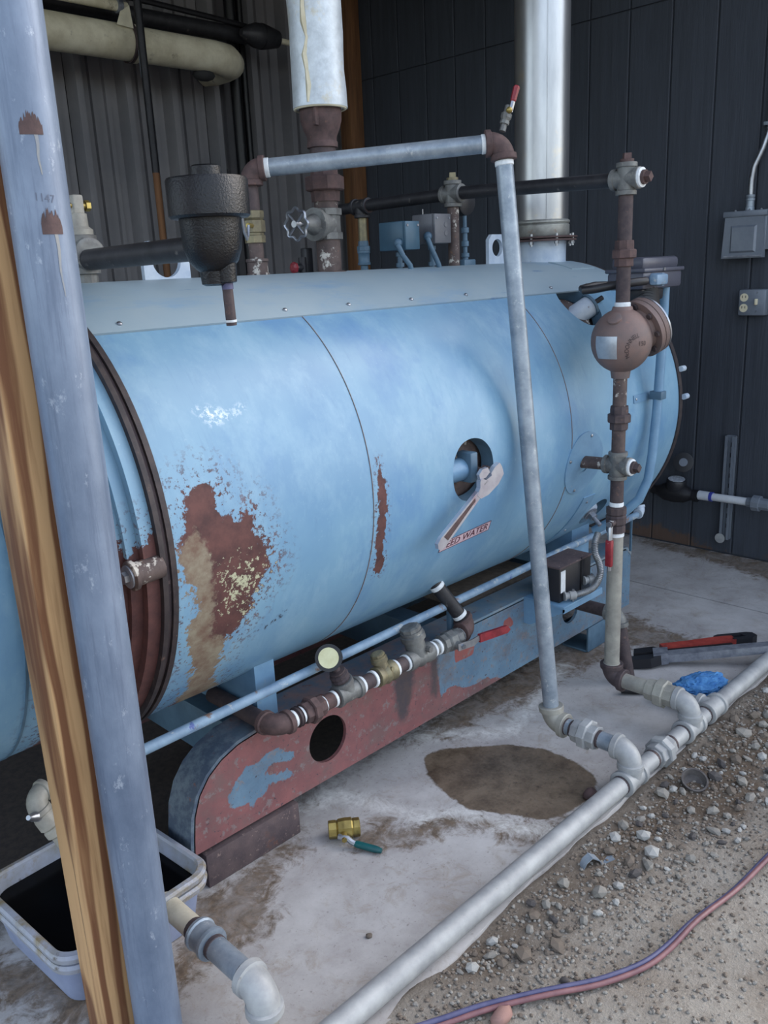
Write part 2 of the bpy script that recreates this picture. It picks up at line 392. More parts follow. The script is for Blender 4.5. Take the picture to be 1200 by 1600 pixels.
# siding boards: painted plywood grain
k = NB('siding')
n1 = k.noise(28, 7, .75, (1, 1, .06)); n2 = k.noise(1.6, 3, .5, off=3)
col = k.mix(k.ramp(n1, .35, .7), (60, 66, 76), (48, 53, 62))
col = k.mix(k.ramp(k.math('ADD', k.attr('rot'), k.math('MULTIPLY', k.math('SUBTRACT', k.noise(16, 8, .75, off=7), .5), .28)), -.01, .03), col, (84, 66, 56))
k.done(col, .7, 0, n1, .8, .006)
k = NB('corrugated')
col = k.mix(k.ramp(k.noise(3, 5, .6), .35, .65), (124, 122, 124), (108, 108, 112))
k.done(col, .55, .1, k.noise(6, 3), .05)

# ------------------------------------------------------------------ the setting
def grid(nx, ny, fn, flip=False):
    mb = MB(); vv = []; ff = []
    for j in range(ny+1):
        for i in range(nx+1): vv.append(fn(i/nx, j/ny))
    for j in range(ny):
        for i in range(nx):
            q = (j*(nx+1)+i, j*(nx+1)+i+1, (j+1)*(nx+1)+i+1, (j+1)*(nx+1)+i); ff.append(q[::-1] if flip else q)
    return mb.add(vv, ff)

PUD = [(1.923, 1.824), (2.005, 1.806), (2.175, 1.652), (2.239, 1.532), (2.242, 1.403), (2.205, 1.301), (2.122, 1.26), (1.998, 1.259), (1.902, 1.3), (1.851, 1.407), (1.793, 1.514), (1.815, 1.64), (1.853, 1.737)]
STAINS = [[(0.961, 1.862), (1.028, 1.805), (1.368, 1.823), (1.323, 1.739), (1.236, 1.752), (1.144, 1.694), (1.121, 1.609), (1.005, 1.568), (0.947, 1.599), (0.834, 1.601), (0.749, 1.581)],
 [(1.399, 1.653), (1.507, 1.712), (1.612, 1.593), (1.726, 1.536), (1.869, 1.324), (1.985, 1.239), (1.844, 1.237), (1.77, 1.276), (1.742, 1.397), (1.653, 1.499), (1.534, 1.521)],
 [(3.485, 1.913), (3.427, 1.686), (3.437, 1.508), (3.212, 1.575), (3.184, 1.711), (2.899, 1.761), (2.499, 1.802), (2.085, 1.845), (1.962, 1.921), (2.266, 2.0), (2.883, 1.976), (3.191, 1.81)],
 [(0.532, 2.028), (0.62, 1.9), (0.68, 1.731), (0.72, 1.60), (0.56, 1.62), (0.50, 1.812), (0.44, 1.95)],
 [(4.25, 1.2), (4.62, 1.2), (4.62, 2.6), (4.5, 2.3), (4.4, 1.8)]]
EFF = [[(1.466, 1.909), (1.581, 1.882), (1.624, 1.717), (1.666, 1.589), (1.769, 1.52), (1.818, 1.358), (1.869, 1.254)], [(1.994, 1.952), (2.122, 1.815), (2.271, 1.695), (2.591, 1.775), (2.831, 1.843)]]
def floor_attr(o):
    n = len(o.data.vertices); a = np.empty(n*3, np.float32); o.data.vertices.foreach_get('co', a); a = a.reshape(-1, 3)
    x, y = a[:, 0], a[:, 1]
    set_attr(o, 'wet', sdpoly(x, y, PUD)); set_attr(o, 'stain', np.max([sdpoly(x, y, p) for p in STAINS], 0)); set_attr(o, 'eff', np.min([sdline(x, y, p) for p in EFF], 0)); set_attr(o, 'floor_shade', sdpoly(x, y, [(.5, 2.15), (.95, 2.02), (1.3, 1.97), (2.4, 1.98), (3.2, 2.0), (3.5, 2.3), (3.6, 2.9), (4.7, 3.2), (4.7, 5), (-1.3, 5), (-1.3, 2.2)]))  # last polygon outlines the painted shade below and behind the boiler
edge = lambda x: 1.142+.032*min(1, max(0, (x-1.1)/.6)) + .003*math.sin(x*9)+.002*math.sin(x*23+1)+.0015*math.sin(x*61)
def slab(x0, x1, y1):
    nx = int((x1-x0)/.025); ny = int((y1-1.15)/.025)
    mb = grid(nx, ny, lambda u, v: (x0+(x1-x0)*u, edge(x0+(x1-x0)*u)*(1-v)+y1*v, 0))
    mb.add([(x0+(x1-x0)*i/nx, edge(x0+(x1-x0)*i/nx), z) for i in range(nx+1) for z in (0, -.12)], [(2*i+1, 2*i+3, 2*i+2, 2*i) for i in range(nx)], False)
    mb.add([(x, y, z) for x in (x0, x1) for y in (1.15, y1) for z in (0, -.12)], [(0, 1, 3, 2), (4, 6, 7, 5)], False)
    return mb
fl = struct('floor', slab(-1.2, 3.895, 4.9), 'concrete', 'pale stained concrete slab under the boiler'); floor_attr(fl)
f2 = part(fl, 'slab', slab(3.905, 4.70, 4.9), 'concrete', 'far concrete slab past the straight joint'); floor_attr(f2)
part(fl, 'joint', MB().box((3.893, 1.17, -.1), (3.907, 4.9, -.006)), 'floor_dark')
# yard
def gz(x, y): return -.020 + .018*min(1, max(0, (y-.85)/.25)) + .010*math.sin(x*5+y*3)*math.cos(y*7-x*2) + .006*math.sin(x*17+y*11)
mb = grid(170, 70, lambda u, v: (.2+4.4*u, -.4+1.62*v, gz(.2+4.4*u, -.4+1.62*v)-.03*max(0, min(1, (-.4+1.62*v-1.17)/.02))))
mb.add([(-14, -14, -.03), (16, -14, -.03), (16, -.4, -.03), (-14, -.4, -.03), (.2, -.4, -.03), (.2, 1.22, -.03), (-14, 1.22, -.03), (4.6, -.4, -.03), (16, 1.22, -.03), (4.6, 1.22, -.03)],
       [(0, 1, 2, 7, 4, 3), (3, 4, 5, 6), (7, 2, 8, 9)], False)
gr = struct('ground', mb, 'dirt', 'compacted dirt and gravel yard in front of the slab')
a = np.array(mb.v); damp = sdpoly(a[:, 0], a[:, 1], [(1.1, 1.2), (1.25, 1.03), (1.6, .97), (1.95, .93), (2.3, .86), (2.8, .8), (3.6, .8), (3.6, 1.2)]); set_attr(gr, 'damp', damp)

# right wall: grooved siding boards on a backing, joint at z = 2.92
wr = struct('wall_right', MB().box((4.609, .2, -.1), (4.72, 4.95, 3.75)), 'siding_back', 'dark charcoal wall of grooved vertical siding behind the stack')
ys = [4.85]
y = 4.595
while y > .2: ys.append(y); y -= .2455
ys.append(.2)
for i in range(len(ys)-1):
    for z0_, z1_ in ((.012, 2.918), (2.926, 3.75)):
        a, b = ys[i+1]+.0035, ys[i]-.0035
        nz = 24 if z0_ < 1 else 2
        zs = [z0_+(z1_-z0_)*((q/nz)**2) for q in range(nz+1)]
        m_ = MB(); vv = []
        for z in zs:
            for (x, yy) in ((4.611, b), (4.603, b), (4.60, b-.004), (4.60, a+.004), (4.603, a), (4.611, a)): vv.append((x, yy, z))
        m_.add(vv, [(q*6+j, q*6+j+1, q*6+j+7, q*6+j+6) for q in range(nz) for j in range(5)]+[(0, 5, 4, 3, 2, 1), tuple(nz*6+j for j in range(6))], False)
        o = part(wr, 'siding_board', m_, 'siding')
        set_attr(o, 'rot', [(.05-v[2])+.06*math.sin(v[1]*6) if v[2] < .5 else -.5 for v in m_.v])
# back wall: ribbed sheet metal panels
wb = struct('wall_back', MB().box((-1.2, 4.90, -.1), (4.72, 4.98, 3.75)), 'corr_back', 'ribbed dark grey sheet metal wall at the back')
def ribbed(x0, x1):
    px = []; n = 3; p = (x1-x0)/n
    for i in range(n):
        b = x0+i*p
        px += [(b, 4.87), (b+.022, 4.790), (b+.060, 4.790), (b+.082, 4.87), (b+.132, 4.87), (b+.138, 4.852), (b+.162, 4.852), (b+.168, 4.87), (b+.218, 4.87), (b+.224, 4.852), (b+.248, 4.852), (b+.254, 4.87)]
    px.append((x1, 4.87))
    m_ = MB(); n = len(px)
    m_.add([(x, y, z) for z in (.0, 3.75) for x, y in px], [(i, i+1, n+i+1, n+i) for i in range(n-1)], False)
    m_.add([(x, y+.004, z) for z in (.0, 3.75) for x, y in px], [(i+1, i, n+i, n+i+1) for i in range(n-1)], False)
    return m_
x = -1.17
while x < 4.5:
    part(wb, 'metal_panel', ribbed(x, x+.905), 'corrugated'); x += .911
struct('ceiling', MB().box((-1.4, 1.25, 3.75), (4.75, 5.0, 3.83)), 'roof_mat', 'lean-to roof deck over the boiler')
# timber at the corner
solo('corner_timber', MB().box((4.47, 4.70, 0), (4.595, 4.81, 3.75), .004), 'timber', 'brown timber post standing in the far corner behind the steam riser', 'post')

# ------------------------------------------------------------------ boiler
Y0, Z0, RT = 2.23, 1.047, .598
XF, XR = .935, 3.335
def cyl_pt(x, s, r=RT):   # s = arc length from the near side, upwards
    th = s/RT; return (x, Y0-r*math.cos(th), Z0+r*math.sin(th))
bo = thing('boiler', 'large horizontal blue boiler tank with rust patches on a red and blue steel skid', 'boiler', (2.15, Y0, 0))
# shell with polar patches around three holes
HX = .0125
holes = [(2.0, 0.0, .100), (2.885, .50, .105), (2.915, -.40, .072)]
def shell():
    s0, s1 = -math.pi*RT, .945*RT*1.06
    nx = int(round((XR-XF)/HX)); ns = int(round((s1-s0)/HX))
    gx = [XF+HX*i for i in range(nx+1)]; gs = [s0+HX*j for j in range(ns+1)]
    hs = []
    for hx, hs_, rho in holes:
        ci = min(range(nx+1), key=lambda i: abs(gx[i]-hx)); cj = min(range(ns+1), key=lambda j: abs(gs[j]-hs_))
        kin = int(round(rho*.80/HX)); kout = int(round(rho*1.5/HX)); hs.append((ci, cj, kin, kout, rho, gx[ci], gs[cj]))
    ns = max(j for j in range(ns+1) if gs[j] <= .985*RT)   # under the top panel edge
    vv = []; dead = set(); UV = []
    for j in range(ns+1):
        for i in range(nx+1):
            X, S = gx[i], gs[j]
            for ci, cj, kin, kout, rho, cx_, cs_ in hs:
                q = max(abs(i-ci), abs(j-cj))
                if q < kin: dead.add(j*(nx+1)+i)
                elif q < kout:
                    dx, ds = X-cx_, S-cs_; L = math.hypot(dx, ds); t = (q-kin)/(kout-kin); sc_ = HX*q
                    X = cx_ + (rho*dx/L)*(1-t) + dx*t; S = cs_ + (rho*ds/L)*(1-t)+ds*t
            vv.append(cyl_pt(X, S)); UV.append((X, S))
    ff = []
    for j in range(ns):
        for i in range(nx):
            q = (j*(nx+1)+i, (j+1)*(nx+1)+i, (j+1)*(nx+1)+i+1, j*(nx+1)+i+1)
            if not any(k in dead for k in q): ff.append(q[::-1])
    used = sorted({k for q in ff for k in q}); mp_ = {k: n for n, k in enumerate(used)}
    mb = MB(); mb.add([vv[k] for k in used], [tuple(mp_[k] for k in q) for q in ff])
    return mb, np.array([UV[k] for k in used]), hs
mb, UV, HS = shell()
sh = part(bo, 'shell', mb, 'tank_paint')
R1 = [(0.99, 0.137), (1.05, 0.154), (1.075, 0.137), (1.07, 0.077), (1.106, 0.05), (1.158, 0.06), (1.161, 0.0), (1.197, -0.034), (1.21, -0.098), (1.172, -0.141), (1.146, -0.209), (1.124, -0.263), (1.094, -0.274), (1.089, -0.35), (1.10, -0.45), (1.17, -.56), (1.10, -.68), (1.02, -.60), (1.017, -0.457), (0.997, -0.306), (0.955, -0.206), (0.988, -0.159), (0.977, -0.094), (0.938, -0.011), (0.958, 0.044), (0.977, 0.099)]
OL = [(0.93, -0.0), (0.999, 0.049), (1.026, -0.004), (1.039, -0.123), (1.04, -0.237), (1.133, -0.302), (1.136, -0.448), (1.18, -.6), (1.1, -.7), (1.0, -0.5), (0.98, -0.306), (0.94, -0.206), (0.97, -0.159), (0.95, -0.094)]
PALE = [(1.049, -0.043), (1.133, -0.033), (1.21, -0.089), (1.173, -0.15), (1.143, -0.228), (1.061, -0.186)]
R2 = [(1.597, 0.109), (1.607, 0.071), (1.616, 0.006), (1.616, -0.108), (1.611, -0.168), (1.635, -0.22), (1.62, -0.262), (1.59, -0.235), (1.575, -0.116), (1.580, 0.033)]
R3 = [(1.178, -0.294), (1.233, -0.262), (1.295, -0.238), (1.291, -0.266), (1.233, -0.308)]
W1 = [(1.083, 0.324), (1.121, 0.323), (1.175, 0.301), (1.22, 0.316), (1.21, 0.304), (1.151, 0.288), (1.113, 0.283)]
x_, s_ = UV[:, 0], UV[:, 1]
r2 = sdpoly(x_, s_, R2); r2 = np.where(r2 < 0, r2*4, r2*2)
set_attr(sh, 'rust', np.maximum(sdpoly(x_, s_, R1), r2)); set_attr(sh, 'olive', sdpoly(x_, s_, OL)); set_attr(sh, 'pale', sdpoly(x_, s_, PALE))
set_attr(sh, 'white', sdpoly(x_, s_, W1)); set_attr(sh, 'flake', np.maximum(sdpoly(x_, s_, R3)-.012, -.2))
# hole rims going inwards and the vessel inside
for ci, cj, kin, kout, rho, cx_, cs_ in HS:
    m_ = MB(); n = 40; vv = []
    for d in (0, .05):
        for k in range(n):
            th = 2*math.pi*k/n; vv.append(cyl_pt(cx_+rho*math.cos(th), cs_+rho*math.sin(th), RT-d))
    m_.add(vv, [(k, (k+1) % n, n+(k+1) % n, n+k) for k in range(n)]); part(sh, 'hole_rim', m_, 'blue_dull')
part(bo, 'vessel', MB().lathe((.97, Y0, Z0), (1, 0, 0), [(0, .535), (2.35, .535)], 64), 'iron_paint', 'inner pressure vessel seen through the openings')
# top cover panel
def arc_sheet(x0, x1, s0, s1, r, t, nx=2, ns=40):
    m_ = MB(); vv = []; ff = []
    for rr in (r, r-t):
        for j in range(ns+1):
            for i in range(nx+1): vv.append(cyl_pt(x0+(x1-x0)*i/nx, s0+(s1-s0)*j/ns, rr))
    W = nx+1; N = W*(ns+1)
    for j in range(ns):
        for i in range(nx):
            a = j*W+i; ff.append((a, a+1, a+W+1, a+W)); b = N+a; ff.append((b, b+W, b+W+1, b+1))
    for j in range(ns):
        ff.append((j*W, (j+1)*W, N+(j+1)*W, N+j*W)); ff.append((j*W+nx, N+j*W+nx, N+(j+1)*W+nx, (j+1)*W+nx))
    for i in range(nx):
        ff.append((i, N+i, N+i+1, i+1)); a = ns*W+i; ff.append((a, a+1, N+a+1, N+a))
    return m_.add(vv, ff)
SP = .948*RT
tp = part(bo, 'top_panel', arc_sheet(XF-.012, XR, SP, (math.pi-.95)*RT, RT+.006, .006, 4, 60), 'panel_paint', 'grey blue top cover sheet')
part(bo, 'back_sheet', arc_sheet(XF, XR, (math.pi-.96)*RT, math.pi*RT, RT, .004, 4, 30), 'tank_plain')
def screw(root, x, s, r=RT, size=.007):
    p = V(cyl_pt(x, s, r)); nrm = V(0, p.y-Y0, p.z-Z0).normalized()
    part(root, 'screw', MB().lathe(p, nrm, [(0, size), (size*.5, size*.95), (size*.8, size*.5)], 8), 'steel')
for x in (1.02, 1.52, 1.76, 2.03, 2.30, 2.55, 2.80, 3.05): screw(tp, x, SP+.028, RT+.006)
# strip sheet at the stack end of the panel
part(bo, 'patch_sheet', arc_sheet(3.13, 3.30, 1.22*RT, 1.42*RT, RT+.010, .004), 'panel_paint')
# seam bands
for x in (1.566, 2.545):
    m_ = arc_sheet(x-.002, x+.034, -.98*math.pi*RT, SP, RT+.0012, .004, 4, 300); o = part(bo, 'seam_band', m_, 'tank_paint')
    xa = np.array([v[0] for v in m_.v]); sa = np.array([math.atan2(v[2]-Z0, -(v[1]-Y0)) for v in m_.v])*RT
    q_ = sdpoly(xa, sa, R2); set_attr(o, 'rust', np.where(q_ < 0, q_*4, q_*2))
    for q in ('olive', 'pale', 'white', 'flake'): set_attr(o, q, np.full(len(xa), -.4))
    part(bo, 'seam', arc_sheet(x-.0034, x-.0018, -.98*math.pi*RT, SP, RT+.0022, .004, 1, 90), 'seam_brown')
# front ring pair, gasket, step and drum
def ringx(x0, x1, ri, ro): return MB().lathe((x0, Y0, Z0), (1, 0, 0), [(0, ri), (0, ro), (x1-x0, ro), (x1-x0, ri), (0, ri)], 96, closed=False)
part(bo, 'flange_ring', ringx(.922, .936, .56, .607), 'ring_dark'); part(bo, 'flange_ring', ringx(.898, .911, .56, .607), 'ring_dark')
part(bo, 'gasket', ringx(.911, .922, .56, .598), 'block_rust')
def rim_ring(x0, x1, ri, ro):
    m_ = MB().lathe((x0, Y0, Z0), (1, 0, 0), [(0, ri), (0, ro)]+[((x1-x0)*i/5, ro) for i in range(1, 6)]+[(x1-x0, ri)], 180, closed=False)
    o = part(bo, 'door_rim', m_, 'tank_paint'); xa = np.array([v[0] for v in m_.v]); ta = np.array([math.atan2(v[2]-Z0, -(v[1]-Y0)) for v in m_.v])
    set_attr(o, 'rust', sdpoly(xa, ta*.58, [(.78, -.03), (.84, .03), (.9, .07), (1.0, .12), (1.0, -.9), (.7, -.9)]))
    for q in ('olive', 'pale', 'white', 'flake'): set_attr(o, q, np.full(len(xa), -.4))
rim_ring(.866, .898, .55, .592); rim_ring(.838, .866, .54, .570)
nx, ns = 40, 120
mb = MB(); vv = []
prof = [(.10, .0), (.10, .30), (.102, .50), (.11, .535), (.13, .552), (.16, .556)]+[(.16+(.85-.16)*i/nx, .556) for i in range(1, nx+1)]
for x, r in prof:
    for k in range(ns):
        th = 2*math.pi*k/ns; vv.append((x, Y0-r*math.cos(th), Z0+r*math.sin(th)))
mb.add(vv, [(i*ns+k, (i+1)*ns+k, (i+1)*ns+(k+1) % ns, i*ns+(k+1) % ns)[::-1] for i in range(len(prof)-1) for k in range(ns)])
dr = part(bo, 'front_drum', mb, 'tank_paint', 'blue front drum with dark rusted edge')
xa = np.array([v[0] for v in mb.v]); ta = np.array([math.atan2(v[2]-Z0, -(v[1]-Y0)) for v in mb.v])
DR = [(0.72, -.1), (0.77, -.02), (.82, .05), (0.93, 0.07), (.93, -.85), (.66, -.80), (0.68, -0.25)]
set_attr(dr, 'rust', sdpoly(xa, ta*.556, DR))
for q in ('olive', 'pale', 'white', 'flake'): set_attr(dr, q, np.full(len(xa), -.4))
part(bo, 'drum_seam', MB().lathe((.60, Y0, Z0), (1, 0, 0), [(0, .55), (0, .5585), (.006, .5585), (.006, .55)], 80, closed=False), 'blue_dull')
# bolt boss on the front ring
p = V(.826, Y0-.592, Z0-.012)
bs = part(bo, 'hinge_boss', MB().lathe(p, (1, 0, .05), [(0, .030), (.003, .034), (.012, .034), (.014, .027), (.078, .027)], 20), 'iron_paint')
part(bs, 'bolt', MB().lathe(p-V(.016, 0, 0), (1, 0, .05), [(0, .014), (.018, .014)], 6, False), 'steel'); part(bs, 'washer', MB().lathe(p-V(.004, 0, 0), (1, 0, .05), [(0, .026), (.005, .026)], 20), 'steel_dark')
# rear head
part(bo, 'rear_flange', ringx(3.335, 3.358, .5, .604), 'ring_dark')
part(bo, 'rear_head', MB().lathe((3.358, Y0, Z0), (1, 0, 0), [(0, .585), (.03, .57), (.05, .4), (.055, 0.001)], 64), 'blue_paint')
for a_ in (4, 15):
    th = R_(a_); q = V(3.35, Y0-.60*math.cos(th), Z0+.60*math.sin(th))
    part(bo, 'lug', MB().lathe(q-V(.0, .012, 0), (1, 0, 0), [(0, .012), (.030, .012)], 12), 'white_blue')
# hand hole yoke and nozzle inside the big hole
hc = V(2.0, Y0-RT, Z0)
part(bo, 'nozzle', MB().lathe((1.80, hc.y+.045, Z0-.005), (1, 0, -.0), [(0, .036), (.205, .036), (.21, .03)], 24), 'blue_paint')
part(bo, 'hand_hole_cover', MB().lathe((2.0, hc.y+.075, Z0+.01), (0, -1, 0), [(0, .085), (.012, .08), (.02, .03)], 28), 'iron_paint')
part(bo, 'yoke_plate', MB().box((1.985, hc.y-.0, Z0-.045), (2.02, hc.y+.07, Z0+.05), .006), 'blue_dull')
yb = part(bo, 'yoke_bolt', MB().cyl((2.028, hc.y+.05, Z0-.012), (2.028, hc.y-.062, Z0-.012), .011, 12), 'iron_brown')
part(yb, 'nut', MB().lathe((2.028, hc.y-.012, Z0-.012), (0, -1, 0), [(0, .02), (.02, .02)], 6, False), 'iron_brown')
# nozzle in the upper right hole
ch, chs = HS[1][5], HS[1][6]
nrm = V(0, -math.cos(chs/RT), math.sin(chs/RT)); base = V(cyl_pt(ch, chs, RT-.09)); ax = (nrm*.55+V(.8, 0, .05)).normalized()
nz = part(bo, 'nozzle', MB().lathe(base-ax*.05, ax, [(0, .042), (.165, .042), (.165, .036)], 24), 'white_blue')
part(nz, 'cap', MB().lathe(base+ax*.115, ax, [(0, .048), (.010, .048), (.012, .04)], 24), 'blue_dull')
part(nz, 'bolt', MB().lathe(base+ax*.127, ax, [(0, .014), (.018, .014), (.018, .010), (.055, .010)], 10), 'dark_iron')
part(bo, 'hand_hole_cover', MB().lathe(V(cyl_pt(ch, chs, RT-.055)), nrm, [(0, .085), (.008, .08)], 24), 'iron_paint')
# lower right plug
lh = V(cyl_pt(HS[2][5]-.02, HS[2][6], RT-.03)); ln = V(-.1, -math.cos(HS[2][6]/RT), math.sin(HS[2][6]/RT)).normalized()
pg = part(bo, 'plug', MB().lathe(lh-ln*.03, ln, [(0, .05), (.03, .05), (.055, .038), (.062, .02)], 24), 'white_blue')
part(pg, 'washer', MB().lathe(lh+ln*.03, ln, [(0, .030), (.006, .030)], 20), 'steel_dark'); part(pg, 'nut', MB().lathe(lh+ln*.036, ln, [(0, .019), (.02, .019)], 6, False), 'steel'); part(pg, 'bolt', MB().cyl(lh+ln*.05, lh+ln*.095, .009, 10), 'steel_dark')
# round cover plate and lower curved cover edge
def arc_disc(cx_, cs_, rho, r, hole=0.0, n=48):
    m_ = MB(); vv = []; rings = [hole+.0001, hole+(rho-hole)*.5, rho]
    for rr in rings:
        for k in range(n):
            th = 2*math.pi*k/n; vv.append(cyl_pt(cx_+rr*math.cos(th), cs_+rr*math.sin(th), r))
    for k in range(n): th = 2*math.pi*k/n; vv.append(cyl_pt(cx_+rho*math.cos(th), cs_+rho*math.sin(th), r-.006))
    return m_.add(vv, [(i*n+k, (i+1)*n+k, (i+1)*n+(k+1) % n, i*n+(k+1) % n)[::-1] for i in range(3) for k in range(n)])
S1 = -.178*RT
cp = part(bo, 'cover_plate', arc_disc(2.635, S1, .118, RT+.005, .030), 'blue_paint', 'round cover plate with screws')
for a_ in (75, 165, 255, 345): screw(cp, 2.635+.104*math.cos(R_(a_)), S1+.104*math.sin(R_(a_)), RT+.005, .006)
c2 = part(bo, 'lower_cover', arc_sheet(2.72, 2.80, -.62, -.27, RT+.004, .005, 2, 20), 'blue_paint')
for s in (-.60, -.46, -.30): screw(c2, 2.76, s, RT+.004, .005)
# lifting lugs: plates with an eye
def circ(cx_, cy_, r, n=28): return [(cx_+r*math.cos(2*math.pi*k/n), cy_+r*math.sin(2*math.pi*k/n)) for k in range(n)]
for lx, wd, hh, hr, hz_ in ((1.368, .150, .12, .046, .066), (2.905, .112, .13, .034, .078)):
    outer = [(-wd/2, -.05), (wd/2, -.05), (wd/2, hh-.02), (wd/2-.02, hh), (-wd/2+.02, hh), (-wd/2, hh-.02)]
    part(bo, 'lifting_lug', MB().plate_hole(outer, circ(0, hz_, hr), (lx, Y0, 1.635), (1, 0, 0), (0, 0, 1), -.016), 'white_blue')
# saddles
for x0, x1 in ((1.275, 1.345), (2.90, 3.03)):
    m_ = MB(); ys_ = np.linspace(1.855, 2.605, 17); vv = []
    for x in (x0, x1):
        for yy in ys_: vv.append((x, yy, .40))
        for yy in ys_: vv.append((x, yy, Z0-math.sqrt(max(RT**2-(yy-Y0)**2, 0))+.004))
    n = len(ys_)
    ff = []
    for i in range(n-1):
        ff += [(i, i+1, n+i+1, n+i), (2*n+i, 3*n+i, 3*n+i+1, 2*n+i+1), (n+i, n+i+1, 3*n+i+1, 3*n+i), (i, 2*n+i, 2*n+i+1, i+1)]
    ff += [(0, n, 3*n, 2*n), (n-1, 3*n-1, 4*n-1, 2*n-1)]
    part(bo, 'saddle', m_.add(vv, ff, False), 'blue_paint')
# skid beams: web, top flange, cross members
SB = [[(1.13, 0.247), (1.165, 0.281), (1.203, 0.309), (1.245, 0.298), (1.269, 0.317), (1.314, 0.316), (1.349, 0.286), (1.375, 0.274), (1.369, 0.249), (1.331, 0.261), (1.288, 0.281), (1.262, 0.253), (1.305, 0.229), (1.344, 0.234), (1.376, 0.201), (1.348, 0.197), (1.273, 0.214), (1.256, 0.189), (1.219, 0.187), (1.208, 0.153), (1.197, 0.192), (1.142, 0.201), (1.134, 0.225)],
      [(1.985, 0.40), (2.005, 0.351), (2.026, 0.26), (2.036, 0.181), (2.076, 0.203), (2.115, 0.196), (2.182, 0.16), (2.295, 0.155), (2.444, 0.10), (2.636, 0.08), (3.5, 0.05), (3.5, .5), (2.507, 0.5), (2.216, 0.45), (2.108, 0.377), (2.03, 0.36)]]
SR = [[(2.114, 0.348), (2.235, 0.333), (2.22, 0.281), (2.118, 0.285)], [(2.4, 0.353), (2.445, 0.359), (2.468, 0.32), (2.445, 0.313), (2.397, 0.326)]]
curve = [(1.004, .118), (1.008, .16), (1.018, .235), (1.04, .292), (1.075, .336), (1.12, .367), (1.18, .389), (1.27, .40)]
def ztop(x):
    if x >= 1.27: return .40 if x < 3.30 else .40-(x-3.30)*.9
    for (a, za), (b, zb) in zip(curve[:-1], curve[1:]):
        if x <= b: return za+(zb-za)*max(0, (x-a))/(b-a)
    return .40
def skid_attr(o, pts):
    p = np.array(pts); x, z = p[:, 0], p[:, 2]
    set_attr(o, 'blue', np.max([sdpoly(x, z, q) for q in SB], 0)); set_attr(o, 'red', np.max([sdpoly(x, z, q) for q in SR], 0))
    set_attr(o, 'burn', np.max([sdpoly(x, z, q) for q in ([(1.80, .32), (1.81, .25), (1.827, .175), (1.86, .18), (1.885, .25), (1.91, .34), (1.98, .41), (1.84, .41)], [(1.985, .38), (2.03, .36), (2.02, .26), (2.015, .19), (1.985, .22), (1.99, .30)])], 0))
def web(yw):
    xs = [1.004+(1.27-1.004)*(i/30)**1.8 for i in range(31)]+[1.27+.0125*i for i in range(1, 167)]; zsn = 24
    gx0 = 1.27
    vv = []; dead = set(); W = len(xs)
    hh = [(1.506, .257, .076, 30+19), (2.862, .250, .058, 30+127)]
    for j in range(zsn+1):
        for i, X in enumerate(xs):
            zt = ztop(X); Z = .12+(zt-.12)*j/zsn
            for hx, hz_, rho, ci in hh:
                cj = 12; kx, kz = i-ci, j-cj; kin = 5 if rho > .07 else 4; kout = 11 if rho > .07 else 9
                q = max(abs(kx), abs(kz)); cx_ = xs[ci]
                if q < kin: dead.add(j*W+i)
                elif q < kout:
                    L = math.hypot(kx, kz); t = (q-kin)/(kout-kin)
                    X2 = cx_+rho*kx/L; Z2 = hz_+rho*kz/L
                    X = X2*(1-t)+X*t; Z = Z2*(1-t)+Z*t
            vv.append((X, yw, Z))
    ff = [(j*W+i, j*W+i+1, (j+1)*W+i+1, (j+1)*W+i) for j in range(zsn) for i in range(W-1)]
    ff = [q for q in ff if not any(k in dead for k in q)]
    used = sorted({k for q in ff for k in q}); mp_ = {k: n for n, k in enumerate(used)}
    n = len(used); V2 = [vv[k] for k in used]; F2 = [tuple(mp_[k] for k in q) for q in ff]
    # thickness: back sheet plus a border
    cnt = {}
    for q in F2:
        for a, b in zip(q, q[1:]+q[:1]): cnt[(a, b)] = 1
    bord = [(a, b) for (a, b) in cnt if (b, a) not in cnt]
    return MB().add(V2+[(x, y+.012, z) for x, y, z in V2], F2+[tuple(n+k for k in q[::-1]) for q in F2]+[(b, a, n+a, n+b) for a, b in bord], False)
for yw, yf in ((1.83, 1.945), (2.60, 2.515)):
    sk = thing if False else None
    m_ = web(yw); o = part(bo, 'skid_web', m_, 'skid_paint'); skid_attr(o, m_.v)
    pts = curve+[(1.27+.05*i, .40) for i in range(1, 41)]+[(3.31, .395), (3.345, .36)]
    m_ = MB(); vv = []
    for i, (x, z) in enumerate(pts):
        a = pts[max(i-1, 0)]; b = pts[min(i+1, len(pts)-1)]; d = V(b[0]-a[0], 0, b[1]-a[1]).normalized(); nn_ = V(-d.z, 0, d.x)
        for yy in np.linspace(yw, yf, 5): vv.append((x+nn_.x*.010, yy, z+nn_.z*.010))
        for yy in np.linspace(yw, yf, 5): vv.append((x-nn_.x*.004, yy, z-nn_.z*.004))
    n = len(pts); ff = []
    for i in range(n-1):
        for j in range(4):
            ff.append((i*10+j, i*10+j+1, (i+1)*10+j+1, (i+1)*10+j)); ff.append((i*10+5+j, (i+1)*10+5+j, (i+1)*10+6+j, i*10+6+j))
        ff += [(i*10, (i+1)*10, (i+1)*10+5, i*10+5), (i*10+4, i*10+9, (i+1)*10+9, (i+1)*10+4)]
    m_.add(vv, ff, True); part(bo, 'skid_flange', m_, 'flange_paint')
for x in (1.30, 2.2, 3.25):
    part(bo, 'cross_member', MB().box((x-.05, 1.85, .20), (x+.05, 2.59, .36), .004), 'blue_dull')
part(bo, 'under_deck', MB().box((2.35, 1.98, .375), (2.87, 2.5, .395), .003), 'stone_b', 'dusty deck plate under the tank')

